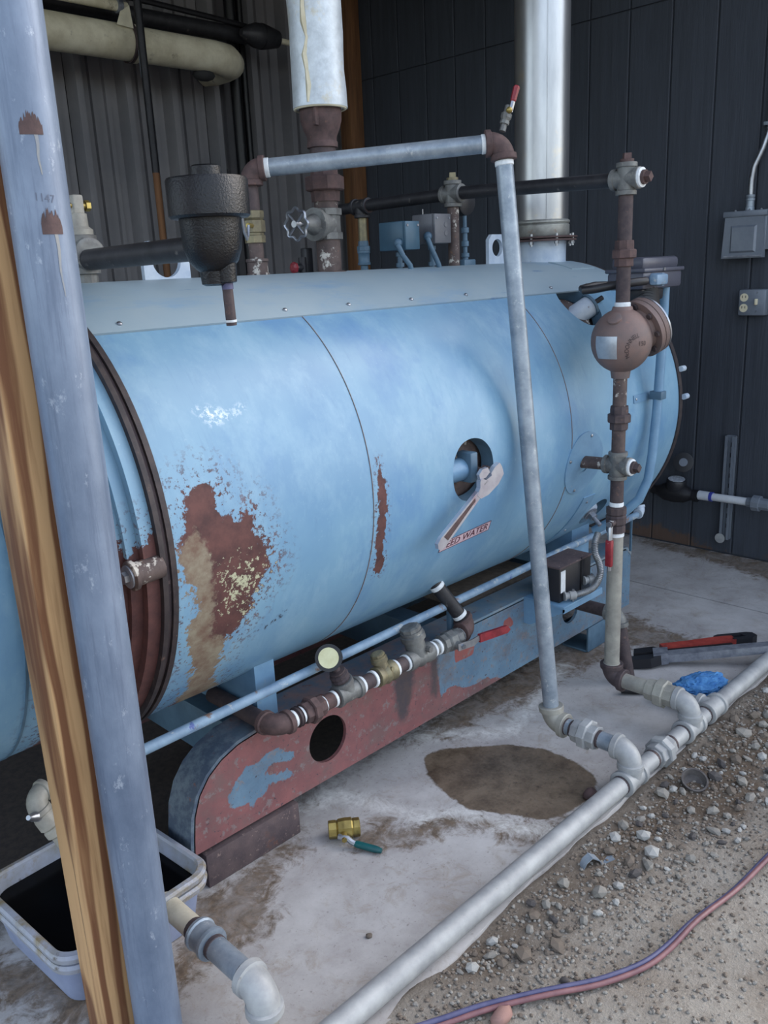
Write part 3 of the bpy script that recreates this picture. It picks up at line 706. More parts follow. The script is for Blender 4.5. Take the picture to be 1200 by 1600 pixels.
# supports under the skid
solo('support_block', MB().box((1.035, 1.822, 0), (1.368, 1.95, .106), .004), 'block_rust', 'pitted rusty steel block under the rounded red end of the skid', 'support block')
m_ = MB().box((3.0, 1.828, .004), (3.145, 1.838, .116), .002).box((3.0, 1.838, .105), (3.145, 1.96, .116), .002).box((3.0, 1.838, 0), (3.145, 1.96, .010), .002)
solo('support_channel', m_, 'blue_dull', 'short blue steel channel open at its side under the far end of the skid', 'support block')

# ------------------------------------------------------------------ pipe fittings
def pipe(root, a, b, r, mat='galv', name='pipe', seg=20, label=None): return part(root, name, MB().cyl(a, b, r, seg), mat, label)
def elbow(root, c, d1, d2, r, mat, L=None, name='elbow', label=None):
    c = V(c); d1 = V(d1).normalized(); d2 = V(d2).normalized(); L = L or r*1.75
    pts = []; n = 10
    for i in range(n+1):
        t = i/n; pts.append(c+d1*L*(1-t)**2+d2*L*t**2)
    m_ = MB().tube(pts, r*1.22, 18)
    for d in (d1, d2): m_.lathe(c+d*(L-r*.62), d, [(0, r*1.22), (r*.08, r*1.40), (r*.62, r*1.42), (r*.70, r*1.34), (r*.70, r*1.0)], 20)
    return part(root, name, m_, mat, label)
def tee(root, c, d, b, r, mat, L=None, name='tee', both=False):
    c = V(c); d = V(d).normalized(); b = V(b).normalized(); L = L or r*1.75
    m_ = MB().cyl(c-d*L, c+d*L, r*1.24, 20)
    for e in ((d, -d, b, -b) if both else (d, -d, b)):
        m_.lathe(c, e, [(0, r*1.22), (L-r*.6, r*1.22), (L-r*.52, r*1.42), (L, r*1.42), (L+r*.06, r*1.34), (L+r*.06, r)], 20)
    return part(root, name, m_, mat)
def union(root, c, d, r, mat, name='union', k=1.0):
    c = V(c); d = V(d).normalized()
    o = part(root, name, MB().lathe(c-d*r*1.9*k, d, [(0, r*1.28), (r*.1, r*1.36), (r*.9*k, r*1.36), (r*3.2*k, r*1.36), (r*3.7*k, r*1.30)], 8, False), mat)
    part(o, 'union_nut', MB().lathe(c-d*r*.75*k, d, [(0, r*1.55), (r*.12, r*1.75), (r*1.15*k, r*1.75), (r*1.3*k, r*1.55)], 8, False, .2), mat)
    return o
def collar(root, c, d, r, w, mat='tape', name='thread_tape', k=1.07):
    c = V(c); d = V(d).normalized()
    return part(root, name, MB().lathe(c-d*w/2, d, [(0, r*1.0), (w*.12, r*k), (w*.88, r*k), (w, r*1.0)], 18), mat)
def coupling(root, c, d, r, w, mat, name='coupling'):
    c = V(c); d = V(d).normalized()
    return part(root, name, MB().lathe(c-d*w/2, d, [(0, r), (.001, r*1.34), (w*.16, r*1.38), (w*.22, r*1.24), (w*.78, r*1.24), (w*.84, r*1.38), (w-.001, r*1.34), (w, r)], 20), mat)
def plug(root, c, d, r, mat='iron_brown', name='plug'):
    c = V(c); d = V(d).normalized()
    o = part(root, name, MB().lathe(c, d, [(0, r*.95), (r*.45, r*.95)], 16), mat)
    part(o, 'square_head', MB().lathe(c+d*r*.45, d, [(0, r*.72), (r*.75, r*.68)], 4, False), mat); return o
XP = V(1, 0, 0); YP = V(0, 1, 0); ZP = V(0, 0, 1)

# --- galvanized header on the ground along the slab edge
PY = 1.188; PZ = .042; RP = .030
gp = thing('ground_pipe', 'long galvanized pipe lying along the concrete slab edge with tees', 'pipe', (2.2, PY, 0))
TEES = [(2.218, ZP), (2.632, ZP), (2.805, YP)]
cuts = [.2]+[t[0] for t in TEES]
segs = [(.2, 2.168), (2.268, 2.425), (2.425, 2.582), (2.682, 2.755), (2.855, 4.2)]
for a, b in segs: pipe(gp, (a, PY, PZ), (b, PY, PZ), RP, 'galv_pale')
for x, b in TEES:
    tee(gp, (x, PY, PZ), XP, b, RP, 'galv_pale', .052)
    for s in (-1, 1): collar(gp, (x+s*.058, PY, PZ), XP, RP, .010, 'iron_brown', 'thread', 1.03)
union(gp, (2.425, PY, PZ), XP, RP, 'galv_pale', k=.85)
for s in (-1, 1): collar(gp, (2.425+s*.062, PY, PZ), XP, RP, .012, 'iron_brown', 'thread', 1.03)
# branch stub by the rag
pipe(gp, (2.805, PY+.05, PZ), (2.805, 1.40, PZ), RP*.95, 'galv_pale'); 

def drop_run(root, x, y_el, z_run, mats, y_union):
    """run along -Y from y_el to the header, elbow down into a tee"""
    pipe(root, (x, y_el-.045, z_run), (x, PY+.05, z_run), RP*.94, mats[0])
    union(root, (x, y_union, z_run), YP, RP, mats[1], k=.9)
    elbow(root, (x, PY, z_run), YP, -ZP, RP, mats[1])
    pipe(root, (x, PY, PZ+.05), (x, PY, z_run-.045), RP*.94, mats[2], 'nipple')

# --- loop pipe: boiler top -> galvanized cross pipe -> leaning riser -> ground header
EL = V(1.688, 2.23, 1.958); ER = V(2.226, 1.687, 2.0); BT = V(2.218, 1.485, .138); rl = .0265
lp = thing('loop_pipe', 'galvanized pipe leaning down the front of the boiler from an overhead cross pipe', 'pipe', (2.2, 1.5, 0))
coupling(lp, (1.688, 2.23, 1.672), ZP, .026, .055, 'iron_paint')
pipe(lp, (1.688, 2.23, 1.64), (1.688, 2.23, 1.76), .023, 'iron_paint', 'nipple')
bv = part(lp, 'ball_valve', MB().lathe((1.688, 2.23, 1.745), ZP, [(0, .024), (.001, .032), (.022, .032), (.024, .028), (.030, .028), (.032, .034), (.066, .034), (.068, .028), (.074, .032), (.094, .032), (.096, .024)], 8, False), 'bronze')
part(bv, 'stem', MB().cyl((1.664, 2.21, 1.795), (1.635, 2.19, 1.795), .007, 10), 'brass')
part(bv, 'lever', MB().tube([(1.637, 2.19, 1.795), (1.628, 2.185, 1.765), (1.620, 2.18, 1.755), (1.612, 2.18, 1.775), (1.604, 2.175, 1.82)], .005, 8), 'steel'); part(bv, 'grip', MB().box((1.585, 2.165, 1.815), (1.615, 2.185, 1.86), .004), 'red_grip', 'red plastic grip')
pipe(lp, (1.688, 2.23, 1.838), (1.688, 2.23, 1.925), .022, 'iron_brown', 'nipple')
collar(lp, (1.688, 2.23, 1.918), ZP, .022, .012)
dl = (ER-EL).normalized()
elbow(lp, EL, -ZP, dl, rl, 'iron_rust', .045, label='rusty iron elbow')
pipe(lp, EL+dl*.045, ER-dl*.045, rl); collar(lp, EL+dl*.053, dl, rl, .016); collar(lp, ER-dl*.056, dl, rl, .016)
dd = (BT-ER).normalized()
eo = elbow(lp, ER, -dl, dd, rl*1.05, 'iron_rust', .05, label='rusty iron elbow')
pipe(lp, ER+dd*.045, BT-dd*.045, rl, 'galv', 'riser_pipe'); collar(lp, ER+dd*.06, dd, rl, .016)
# petcock on the elbow
pa = ER+V(.0, .0, .03); pd = (V(.10, -.03, .30)).normalized()
pc = part(lp, 'petcock', MB().lathe(pa, pd, [(0, .010), (.02, .009), (.021, .014), (.03, .014), (.032, .012), (.04, .016), (.052, .016), (.054, .011), (.075, .011)], 8, False), 'cast_grey')
part(pc, 'stem', MB().ball(pa+pd*.06+V(-.008, -.012, 0), .010, sub=2), 'brass')
part(pc, 'lever', MB().cyl(pa+pd*.055+V(-.004, -.014, 0), pa+pd*.10+V(-.004, -.014, 0), .007, 6), 'steel'); part(pc, 'grip', MB().lathe(pa+pd*.085+V(-.004, -.014, 0), pd, [(0, .007), (.004, .009), (.042, .010), (.046, .007)], 6, False), 'red_grip', 'red plastic grip')
elbow(lp, BT, -dd, -YP, RP, 'galv_old', .055)
pipe(lp, BT+V(0, -.05, 0), (BT.x, PY+.05, BT.z), RP*.94, 'galv')
union(lp, (BT.x, 1.352, BT.z), YP, RP, 'galv_pale', k=.8)
for yy in (1.428, 1.402, 1.302, 1.245): collar(lp, (BT.x, yy, BT.z), YP, RP*.94, .012, 'iron_brown', 'thread', 1.04)
elbow(lp, (BT.x, PY, BT.z), YP, -ZP, RP, 'galv_pale', .056)
pipe(lp, (BT.x, PY, .09), (BT.x, PY, BT.z-.04), RP*.94, 'cast_grey', 'nipple')

# --- water column riser with float bowl
WX, WY = 2.632, 1.502
wc = thing('water_column_pipe', 'brown iron riser pipe with cross, unions and tee in front of the far boiler end', 'pipe', (WX, WY, 0))
rw = .0235
ZB = .138
elbow(wc, (WX, WY, ZB), ZP, -YP, RP, 'iron_brown', .055)
pipe(wc, (WX, WY, ZB+.045), (WX, WY, .712), RP*.93, 'galv_old', 'riser_pipe'); collar(wc, (WX, WY, .70), ZP, RP*.93, .014)
collar(wc, (WX, WY, .19), ZP, RP*.93, .014, 'galv_old', 'thread', 1.12)
pipe(wc, (WX, WY-.05, ZB), (WX, PY+.05, ZB), RP*.95, 'galv_old'); union(wc, (WX, 1.30, ZB), YP, RP, 'galv_old', k=.95)
elbow(wc, (WX, PY, ZB), YP, -ZP, RP, 'galv_pale', .056); pipe(wc, (WX, PY, .09), (WX, PY, ZB-.04), RP*.94, 'cast_grey', 'nipple')
vb = part(wc, 'ball_valve', MB().lathe((WX, WY, .708), ZP, [(0, .026), (.002, .034), (.024, .034), (.028, .030), (.034, .036), (.06, .037), (.066, .032), (.070, .036), (.092, .036), (.094, .026)], 10, False), 'iron_brown')
hv = V(WX-.05, WY-.01, .752)
part(vb, 'stem', MB().cyl((WX-.02, WY-.005, .752), hv-V(.012, 0, 0), .013, 12), 'iron_brown'); part(vb, 'nut', MB().lathe(hv-V(.006, 0, 0), -XP, [(0, .011), (.012, .011)], 6, False), 'steel')
part(vb, 'lever', MB().tube([hv+V(0, 0, .012), hv+V(-.006, 0, -.02), hv+V(-.012, -.004, -.045), hv+V(-.012, -.004, -.17)], [.009, .010, .009, .008], 8), 'steel')
part(vb, 'grip', MB().box(hv+V(-.022, -.016, -.155), hv+V(-.004, .010, -.055), .005), 'red_grip', 'red plastic grip')
collar(wc, (WX, WY, .812), ZP, rw, .016)
pipe(wc, (WX, WY, .80), (WX, WY, .915), rw, 'iron_brown')
tee(wc, (WX, WY, .952), ZP, -YP, rw, 'cast_grey', .048, both=True)
pipe(wc, (WX, WY+.045, .952), (WX, 1.655, .947), rw*.95, 'iron_paint', 'stub_pipe'); collar(wc, (WX, WY-.052, .952), YP, rw, .012, k=1.25); plug(wc, (WX, WY-.056, .952), -YP, rw, 'iron_brown')
pipe(wc, (WX, WY, .995), (WX, WY, 1.10), rw, 'iron_paint'); union(wc, (WX, WY, 1.122), ZP, rw, 'iron_brown', k=.95)
pipe(wc, (WX, WY, 1.15), (WX, WY, 1.285), rw, 'iron_paint'); collar(wc, (WX, WY, 1.27), ZP, rw, .012)
collar(wc, (WX, WY, 1.498), ZP, rw, .022, k=1.12); pipe(wc, (WX, WY, 1.48), (WX, WY, 1.64), rw, 'iron_brown')
union(wc, (WX, WY, 1.665), ZP, rw, 'iron_rust', k=.95); pipe(wc, (WX, WY, 1.69), (WX, WY, 1.85), rw, 'iron_brown')
CZ = 1.893
tee(wc, (WX, WY, CZ), ZP, YP, rw, 'cast_grey', .048, both=True, name='cross')
plug(wc, (WX, WY, CZ+.049), ZP, rw, 'iron_rust'); collar(wc, (WX, WY-.052, CZ), YP, rw, .014, k=1.3); plug(wc, (WX, WY-.058, CZ), -YP, rw, 'iron_rust')
# equalizing header pipe
hp = thing('header_pipe', 'flaking black header pipe crossing over the boiler to the iron cross', 'pipe', (WX, 2.2, 1.645))
HZ = 1.912
hd = (V(WX, 2.23, HZ)-V(WX, WY, CZ)).normalized()
pipe(hp, V(WX, WY+.045, CZ), (WX, 2.185, HZ), .0235, 'black_pipe'); pipe(hp, (WX, 2.275, HZ), (WX, 2.69, 1.908), .0235, 'black_pipe'); pipe(hp, (WX, 2.77, 1.905), (WX, 2.95, 1.902), .0225, 'black_pipe')
tee(hp, (WX, 2.23, HZ), YP, ZP, .0235, 'cast_grey', .046, both=True); plug(hp, (WX, 2.23, HZ+.047), ZP, .0235, 'bronze')
pipe(hp, (WX, 2.23, 1.64), (WX, 2.23, 1.868), .022, 'iron_paint', 'riser_pipe', label='riser with peeling white paint')
tee(hp, (WX, 2.73, 1.906), YP, -ZP, .0235, 'black_pipe', .044); collar(hp, (WX, 2.69, 1.906), YP, .0235, .012, 'iron_rust', 'thread', 1.35)
pipe(hp, (WX, 2.73, 1.33), (WX, 2.73, 1.865), .016, 'blue_dull', 'riser_pipe'); coupling(hp, (WX, 2.73, 1.70), ZP, .02, .06, 'blue_dull'); pipe(hp, (WX, 2.73, 1.76), (WX, 2.73, 1.86), .0185, 'bronze', 'nipple'); union(hp, (WX, 2.73, 1.74), ZP, .016, 'blue_dull')
# float control
fc = thing('float_control', 'round rusty float bowl with nameplate and a dark switch box behind it', 'float control', (WX, WY, 1.27))
BC = V(WX, WY, 1.383)
bw = part(fc, 'bowl', MB().ball(BC, .101, 1, 1, 1.06, 4).lathe(BC-V(0, 0, .125), ZP, [(0, .03), (.03, .035)], 20).lathe(BC+V(0, 0, .085), ZP, [(0, .04), (.027, .032)], 20), 'float_iron')
def sph(az, el, r=.1015): # az from -Y towards -X
    return BC+V(-math.sin(az)*math.cos(el)*r, -math.cos(az)*math.cos(el)*r, math.sin(el)*r*1.06)
# the view direction to the bowl is about az = -60 (from -Y towards -X means camera sits at az ~ 60)
CAZ = math.atan2(WX, WY)
def sph_patch(a0, a1, e0, e1, r, n=8):
    m_ = MB(); vv = [sph(a0+(a1-a0)*i/n, e0+(e1-e0)*j/n, r) for j in range(n+1) for i in range(n+1)]+[sph(a0+(a1-a0)*i/n, e0+(e1-e0)*j/n, r-.006) for j in range(n+1) for i in range(n+1)]
    W = n+1; N = W*W; ff = [(j*W+i, j*W+i+1, (j+1)*W+i+1, (j+1)*W+i) for j in range(n) for i in range(n)]
    for i in range(n): ff += [(i, i+1, N+i+1, N+i), (n*W+i, n*W+i+1, N+n*W+i+1, N+n*W+i), (i*W, (i+1)*W, N+(i+1)*W, N+i*W), (i*W+n, (i+1)*W+n, N+(i+1)*W+n, N+i*W+n)]
    return m_.add(vv, ff)
npt = part(bw, 'nameplate', sph_patch(CAZ+.14, CAZ+.92, -.50, .20, .1038), 'nameplate', 'blank metal nameplate')
part(bw, 'cleanout_disc', MB().lathe(sph(CAZ+.35, .80, .097), sph(CAZ+.35, .80)-BC, [(0, .024), (.008, .024), (.011, .018)], 20), 'float_iron')
def text_mesh(s, size):
    cu = bpy.data.curves.new('txt', 'FONT'); cu.body = s; cu.size = size; cu.align_x = 'LEFT'; cu.resolution_u = 3
    o = bpy.data.objects.new('txt', cu); C.objects.link(o); dg = bpy.context.evaluated_depsgraph_get(); dg.update()
    me = bpy.data.meshes.new_from_object(o.evaluated_get(dg))
    bm = bmesh.new(); bm.from_mesh(me); bmesh.ops.triangulate(bm, faces=bm.faces[:])
    bmesh.ops.subdivide_edges(bm, edges=[e for e in bm.edges if e.calc_length() > size*.35], cuts=2, use_grid_fill=False)
    bmesh.ops.triangulate(bm, faces=bm.faces[:]); bm.verts.index_update()
    vv = np.array([v.co[:2] for v in bm.verts]); ff = [[v.index for v in f.verts] for f in bm.faces]
    bm.free(); bpy.data.objects.remove(o); bpy.data.curves.remove(cu); bpy.data.meshes.remove(me)
    return vv, ff
vv, ff = text_mesh('McDONNELL', .02); Lx = vv[:, 0].max()
def arc_txt(p):
    ph = R_(215)-p[0]/Lx*R_(120); rr = .42+p[1]*11.0   # arc about a centre, in angular units
    return sph(CAZ-.62-rr*math.cos(ph)*.9, -.22+rr*math.sin(ph)*.9, .1026)
part(bw, 'lettering', MB().add([arc_txt(p) for p in vv], ff), 'ink_dark')
vv, ff = text_mesh('150', .02)
part(bw, 'lettering', MB().add([sph(CAZ-.55-p[0]*10, -.10+p[1]*10, .1026) for p in vv], ff), 'ink_dark')
fd = V(.88, -.30, .36).normalized(); fcn = BC+fd*.05
fg = part(fc, 'flange', MB().lathe(fcn, fd, [(0, .07), (.035, .075), (.035, .100), (.052, .100), (.054, .096), (.056, .100), (.072, .100), (.074, .06)], 40), 'float_iron')
e1 = fd.cross(YP).normalized(); e2 = fd.cross(e1)
for i in range(8):
    th = 2*math.pi*i/8; q = fcn+fd*.026+(e1*math.cos(th)+e2*math.sin(th))*.084
    part(fg, 'bolt', MB().lathe(q, fd, [(0, .010), (.010, .010)], 6, False).lathe(q+fd*.04, fd, [(0, .011), (.018, .011)], 6, False), 'iron_brown')
part(fc, 'flange_rim', MB().lathe(fcn+fd*.074, fd, [(0, .100), (.006, .100)], 40), 'steel')
ba = fcn+fd*.07; bb = V(2.90, 1.565, 1.53)
pr_ = []
L_ = (bb-ba).length
for i in range(13):
    t = i/12*L_; pr_ += [(t, .040), (t+L_/48, .046), (t+L_/24, .040)]
part(fc, 'bellows', MB().lathe(ba, bb-ba, [(a, b) for a, b in pr_ if a <= L_*1.02], 24), 'black_plastic', 'ribbed black bellows')
sb = part(fc, 'switch_box', MB().box((2.80, 1.52, 1.540), (3.085, 1.665, 1.602), .012), 'grey_plastic', 'dark grey switch box')
part(sb, 'box_lid', MB().box((2.795, 1.514, 1.598), (3.09, 1.671, 1.612), .005).box((2.81, 1.528, 1.608), (3.072, 1.655, 1.650), .014), 'grey_plastic')
part(sb, 'screw', MB().lathe((2.93, 1.516, 1.606), -YP, [(0, .007), (.006, .006)], 8), 'steel')
part(sb, 'box_foot', MB().box((2.82, 1.535, 1.50), (2.98, 1.64, 1.548), .01), 'black_plastic')
cn = part(sb, 'connector', MB().cyl((2.86, 1.525, 1.573), (2.86, 1.478, 1.573), .022, 14).box((2.80, 1.468, 1.555), (2.88, 1.50, 1.592), .008), 'blue_pipe')
part(fc, 'flex_cable', MB().tube([(2.76, 1.49, 1.572), (2.71, 1.50, 1.57), (2.66, 1.55, 1.563), (2.62, 1.60, 1.553), (2.60, 1.63, 1.55), (2.62, 1.65, 1.555), (2.68, 1.64, 1.562), (2.76, 1.60, 1.56)], .014, 10), 'black_plastic', 'black flexible cable loop')

# --- blue conduit down the far end of the boiler
cd = thing('blue_conduit', 'blue painted conduit strapped upright on the far end of the boiler', 'conduit', (3.1, 1.6, .6))
part(cd, 'tube', MB().tube([(3.095, 1.592, 1.545), (3.09, 1.592, 1.30), (3.075, 1.592, 1.08), (3.06, 1.597, .90), (3.05, 1.605, .80), (3.03, 1.63, .72), (3.0, 1.70, .64), (2.98, 1.80, .57)], .0185, 14), 'blue_paint')
st = part(cd, 'strap', arc_sheet(2.97, 3.12, .065, .095, RT+.004, .004, 2, 3), 'blue_paint'); part(cd, 'clip', MB().box((3.058, 1.568, 1.118), (3.10, 1.62, 1.150), .004), 'blue_dull')
screw(st, 2.985, .08, RT+.004, .005)

# --- blowdown pipe from the skid
bd = thing('blowdown_pipe', 'iron pipe coming out of the skid and bending down to the slab', 'pipe', (2.87, 1.6, 0))
pipe(bd, (2.862, 2.02, .283), (2.862, 1.655, .286), .026, 'iron_brown'); elbow(bd, (2.862, 1.612, .287), YP, V(0, -.13, -1), .027, 'cast_grey', .048); pipe(bd, (2.862, 1.607, .25), (2.862, 1.555, .0), .0285, 'iron_brown'); 

# --- thin blue line along the skid
tl = thing('blue_gas_line', 'thin peeling blue pipe running the whole length between tank and skid', 'pipe', (2.0, 1.8, .4))
pipe(tl, (.79, 1.80, .518), (3.33, 1.80, .556), .0145, 'blue_pipe')
elbow(tl, (3.37, 1.80, .558), -XP, V(.2, .4, 1), .016, 'white_blue', .03)
part(tl, 'stay', MB().box((2.055, 1.79, .41), (2.085, 1.812, .56), .003), 'blue_dull'); part(tl, 'stay', MB().box((3.28, 1.795, .40), (3.288, 1.803, .55)), 'blue_dull')

# --- feed water assembly on the skid
FY, FZ, rf = 1.745, .440, .0235
fp = thing('feed_pipe', 'feed water pipe with gauge, check valves and ball valve along the top of the skid', 'pipe', (1.7, FY, .4))
elbow(fp, (1.252, FY, FZ), XP, YP, .025, 'iron_rust', .05); pipe(fp, (1.252, FY+.045, FZ), (1.252, 2.05, FZ), .025, 'iron_brown', label='pipe going under the tank')
pipe(fp, (1.295, FY, FZ), (1.50, FY, FZ), rf, 'iron_rust')
for x in (1.315, 1.343, 1.425, 1.468): collar(fp, (x, FY, FZ), XP, rf, .010)
coupling(fp, (1.331, FY, FZ), XP, rf*.95, .014, 'iron_brown', 'collar'); union(fp, (1.387, FY, FZ), XP, rf, 'iron_rust', k=.85)
tee(fp, (1.525, FY, FZ), XP, V(-.38, .10, 1), rf, 'cast_grey', .045)
gb = V(1.525, FY, FZ)+V(-.38, .10, 1).normalized()*.05; gd = V(-.38, .10, 1).normalized()
bu = part(fp, 'bushing', MB().lathe(gb, gd, [(0, .028), (.006, .030), (.012, .024), (.016, .029), (.022, .029), (.026, .022), (.030, .025), (.034, .025), (.036, .012), (.05, .012)], 12, False), 'iron_brown')
gc = gb+gd*.085; gn = V(-.72, -.60, .42).normalized(); gc = gc+gn*.01
ga = part(fp, 'pressure_gauge', MB().lathe(gc-gn*.016, gn, [(0, .030), (.004, .037), (.026, .038), (.030, .040), (.036, .040), (.036, .034)], 32), 'black_plastic', 'pressure gauge with yellowed dial')
part(ga, 'dial', MB().lathe(gc+gn*.0195, gn, [(0, .0300), (.0015, .0300)], 32), 'dial_face', 'yellowed dial'); part(ga, 'stem', MB().cyl(gb+gd*.04, gc-gd*.03-gn*.008, .008, 10), 'brass')
pipe(fp, (1.55, FY, FZ), (1.70, FY, FZ), rf, 'iron_brown', 'nipple')
for x in (1.580, 1.632, 1.728, 1.778, 1.905, 1.930, 2.055): collar(fp, (x, FY, FZ), XP, rf, .011, k=1.16)
def check_valve(x, s, mat):
    o = part(fp, 'check_valve', MB().lathe((x-.045*s, FY, FZ), XP, [(0, rf), (.001, rf*1.4), (.018*s, rf*1.42), (.03*s, rf*1.25), (.045*s, rf*1.5), (.06*s, rf*1.25), (.072*s, rf*1.42), (.088*s, rf*1.4), (.09*s, rf)], 16).cyl((x, FY, FZ), (x-.012, FY+.01, FZ+.055*s), .026*s, 18), mat)
    d = V(-.2, .15, 1).normalized(); q = V(x-.010, FY+.008, FZ+.048*s)
    part(o, 'bonnet', MB().lathe(q, d, [(0, .026*s), (.002, .032*s), (.016*s, .032*s), (.018*s, .029*s), (.026*s, .029*s)], 24), mat)
    part(o, 'bonnet_nut', MB().lathe(q+d*.025*s, d, [(0, .027*s), (.010*s, .027*s), (.013*s, .02*s)], 8, False), mat)
    part(o, 'side_plug', MB().cyl((x+.012*s, FY-.02, FZ+.022*s), (x+.012*s, FY-.034*s, FZ+.024*s), .008*s, 8), mat); return o
check_valve(1.682, .85, 'bronze'); pipe(fp, (1.72, FY, FZ), (1.80, FY, FZ), rf, 'iron_brown', 'nipple'); check_valve(1.838, 1.28, 'cast_grey')
pipe(fp, (1.89, FY, FZ), (2.06, FY, FZ), rf, 'cast_grey', 'nipple')
bv = part(fp, 'ball_valve', MB().lathe((1.945, FY, FZ), XP, [(0, .026), (.001, .033), (.022, .033), (.026, .029), (.032, .036), (.06, .037), (.066, .030), (.070, .033), (.092, .033), (.094, .026)], 8, False).cyl((1.99, FY, FZ), (1.995, FY-.05, FZ-.008), .014, 12), 'cast_grey')
hb = V(1.998, FY-.05, FZ-.006); hdv = V(1, -.12, -.06).normalized()
part(bv, 'lever', MB().prism([(-.02, -.012), (.05, -.012), (.075, .0), (.17, .0), (.17, .016), (.07, .018), (.045, .012), (-.02, .012)], hb, hdv, V(.05, .1, 1).normalized(), .005), 'steel'); part(bv, 'nut', MB().lathe(hb, -YP, [(0, .009), (.010, .009)], 6, False), 'steel')
part(bv, 'grip', MB().prism([(.078, -.006), (.21, -.004), (.225, .006), (.21, .022), (.10, .022), (.078, .022)], hb+V(0, .004, 0), hdv, V(.05, .1, 1).normalized(), .013), 'red_grip', 'worn red plastic grip')
ec = V(2.10, FY, FZ+.01); tk = V(2.012, 1.82, .622); ud = (tk-ec).normalized()
elbow(fp, ec, -XP, ud, .025, 'iron_rust', .048); pipe(fp, ec+ud*.04, tk+ud*.03, .0245, 'black_pipe', 'pipe', label='black pipe up to the tank'); collar(fp, ec+ud*.062, ud, .0245, .014); collar(fp, tk-ud*.012, ud, .0245, .016)

# --- ignition box on its shelf
ib = thing('ignition_box', 'black control box with a white label on the shelf of the skid', 'control box', (2.66, 1.74, .41))
part(ib, 'case', MB().box((2.552, 1.683, .413), (2.768, 1.80, .548), .003), 'black_plastic'); part(ib, 'cover', MB().box((2.549, 1.680, .545), (2.771, 1.803, .553), .002), 'block_rust'); part(ib, 'seam_strip', MB().box((2.695, 1.679, .413), (2.700, 1.684, .555)), 'dark_iron')
part(ib, 'paper_label', MB().box((2.560, 1.6815, .45), (2.590, 1.684, .535)), 'tape', 'white printed label')
shf = part(bo, 'shelf', MB().box((2.53, 1.648, .400), (2.80, 1.83, .411), .002).box((2.53, 1.648, .385), (2.80, 1.653, .402)), 'blue_paint', 'bent blue shelf bracket')
part(bo, 'shelf_leg', MB().prism([(0, 0), (0, -.1), (-.03, -.1), (-.182, -.012), (-.182, 0)], (2.53, 1.83, .402), YP, ZP, .006), 'blue_paint')
fx = thing('flexible_conduit', 'grey flexible conduit curling from the black control box to behind the riser', 'conduit', (2.7, 1.65, .42))
pts = [V(2.60, 1.655, .437), V(2.64, 1.642, .437), V(2.69, 1.632, .440), V(2.73, 1.63, .455), V(2.755, 1.632, .49), V(2.752, 1.638, .53), V(2.735, 1.645, .57), V(2.74, 1.65, .61), V(2.77, 1.655, .64)]
P2 = []
for i in range(len(pts)-1):
    for t in np.linspace(0, 1, 12, endpoint=False):
        p0, p1, p2, p3 = pts[max(i-1, 0)], pts[i], pts[i+1], pts[min(i+2, len(pts)-1)]
        P2.append(.5*((2*p1)+(p2-p0)*t+(2*p0-5*p1+4*p2-p3)*t*t+(3*p1-p0-3*p2+p3)*t**3))
part(fx, 'hose', MB().tube(P2, [.0115+.0018*(i % 2) for i in range(len(P2))], 12), 'flex')
for q, d in ((V(2.578, 1.672, .437), V(1, -.7, 0)), (V(2.715, 1.675, .458), V(1, -.5, 0))):
    d = d.normalized(); o = part(fx, 'connector', MB().lathe(q-d*.006, d, [(0, .018), (.006, .018), (.008, .013), (.02, .013), (.02, .017), (.045, .017), (.047, .012)], 14), 'galv_pale'); part(o, 'clamp_screw', MB().cyl(q+d*.03+V(0, 0, .024), q+d*.03-V(0, 0, .024), .005, 8), 'steel')

# ------------------------------------------------------------------ on top of the boiler
sr = thing('steam_riser', 'thick steam riser wrapped in white foil insulation above rusty unions and gate valve', 'pipe', (1.985, 2.23, 1.64))
SX, SY = 1.988, 2.23
part(sr, 'base_flange', MB().lathe((SX, SY, 1.635), ZP, [(0, .058), (.016, .056), (.018, .044)], 24), 'iron_paint')
pipe(sr, (SX, SY, 1.64), (SX, SY, 1.765), .0405, 'iron_paint', 'nipple')
vbd = part(sr, 'gate_valve', MB().lathe((SX, SY, 1.752), ZP, [(0, .042), (.001, .050), (.022, .050), (.024, .044), (.075, .044), (.077, .050), (.097, .050), (.099, .042)], 8, False).lathe((SX, SY, 1.80), (-1, -.15, 0), [(0, .044), (.05, .046), (.052, .052), (.068, .052), (.07, .034), (.10, .022), (.12, .018)], 20), 'cast_grey')
hw = V(SX-.150, SY-.022, 1.80); hn = V(-1, -.15, 0).normalized(); h1 = hn.cross(ZP).normalized(); h2 = hn.cross(h1)
rim = []
for i in range(64):
    th = 2*math.pi*i/64; rr = .046+.004*math.cos(8*th); rim.append(hw+(h1*math.cos(th)+h2*math.sin(th))*rr)
whl = part(vbd, 'handwheel', MB().tube(rim+[rim[0]], .0045, 8, False), 'steel', 'bright scalloped handwheel')
m_ = MB()
for i in range(4):
    th = math.pi/4+i*math.pi/2; m_.cyl(hw, hw+(h1*math.cos(th)+h2*math.sin(th))*.044, .004, 8)
m_.cyl(hw-hn*.012, hw+hn*.012, .011, 12).cyl(hw, V(SX-.1, SY-.015, 1.80), .006, 10)
part(vbd, 'spokes', m_, 'steel')
pipe(sr, (SX, SY, 1.845), (SX, SY, 1.90), .0395, 'iron_paint', 'nipple')
un = part(sr, 'union', MB().lathe((SX, SY, 1.872), ZP, [(0, .046), (.03, .048), (.06, .046), (.098, .044), (.125, .046), (.127, .04)], 8, False), 'iron_rust'); part(un, 'union_nut', MB().lathe((SX, SY, 1.905), ZP, [(0, .058), (.004, .064), (.042, .064), (.046, .058)], 8, False, .2), 'iron_rust')
pipe(sr, (SX, SY, 1.98), (SX, SY, 2.06), .042, 'iron_brown', 'nipple')
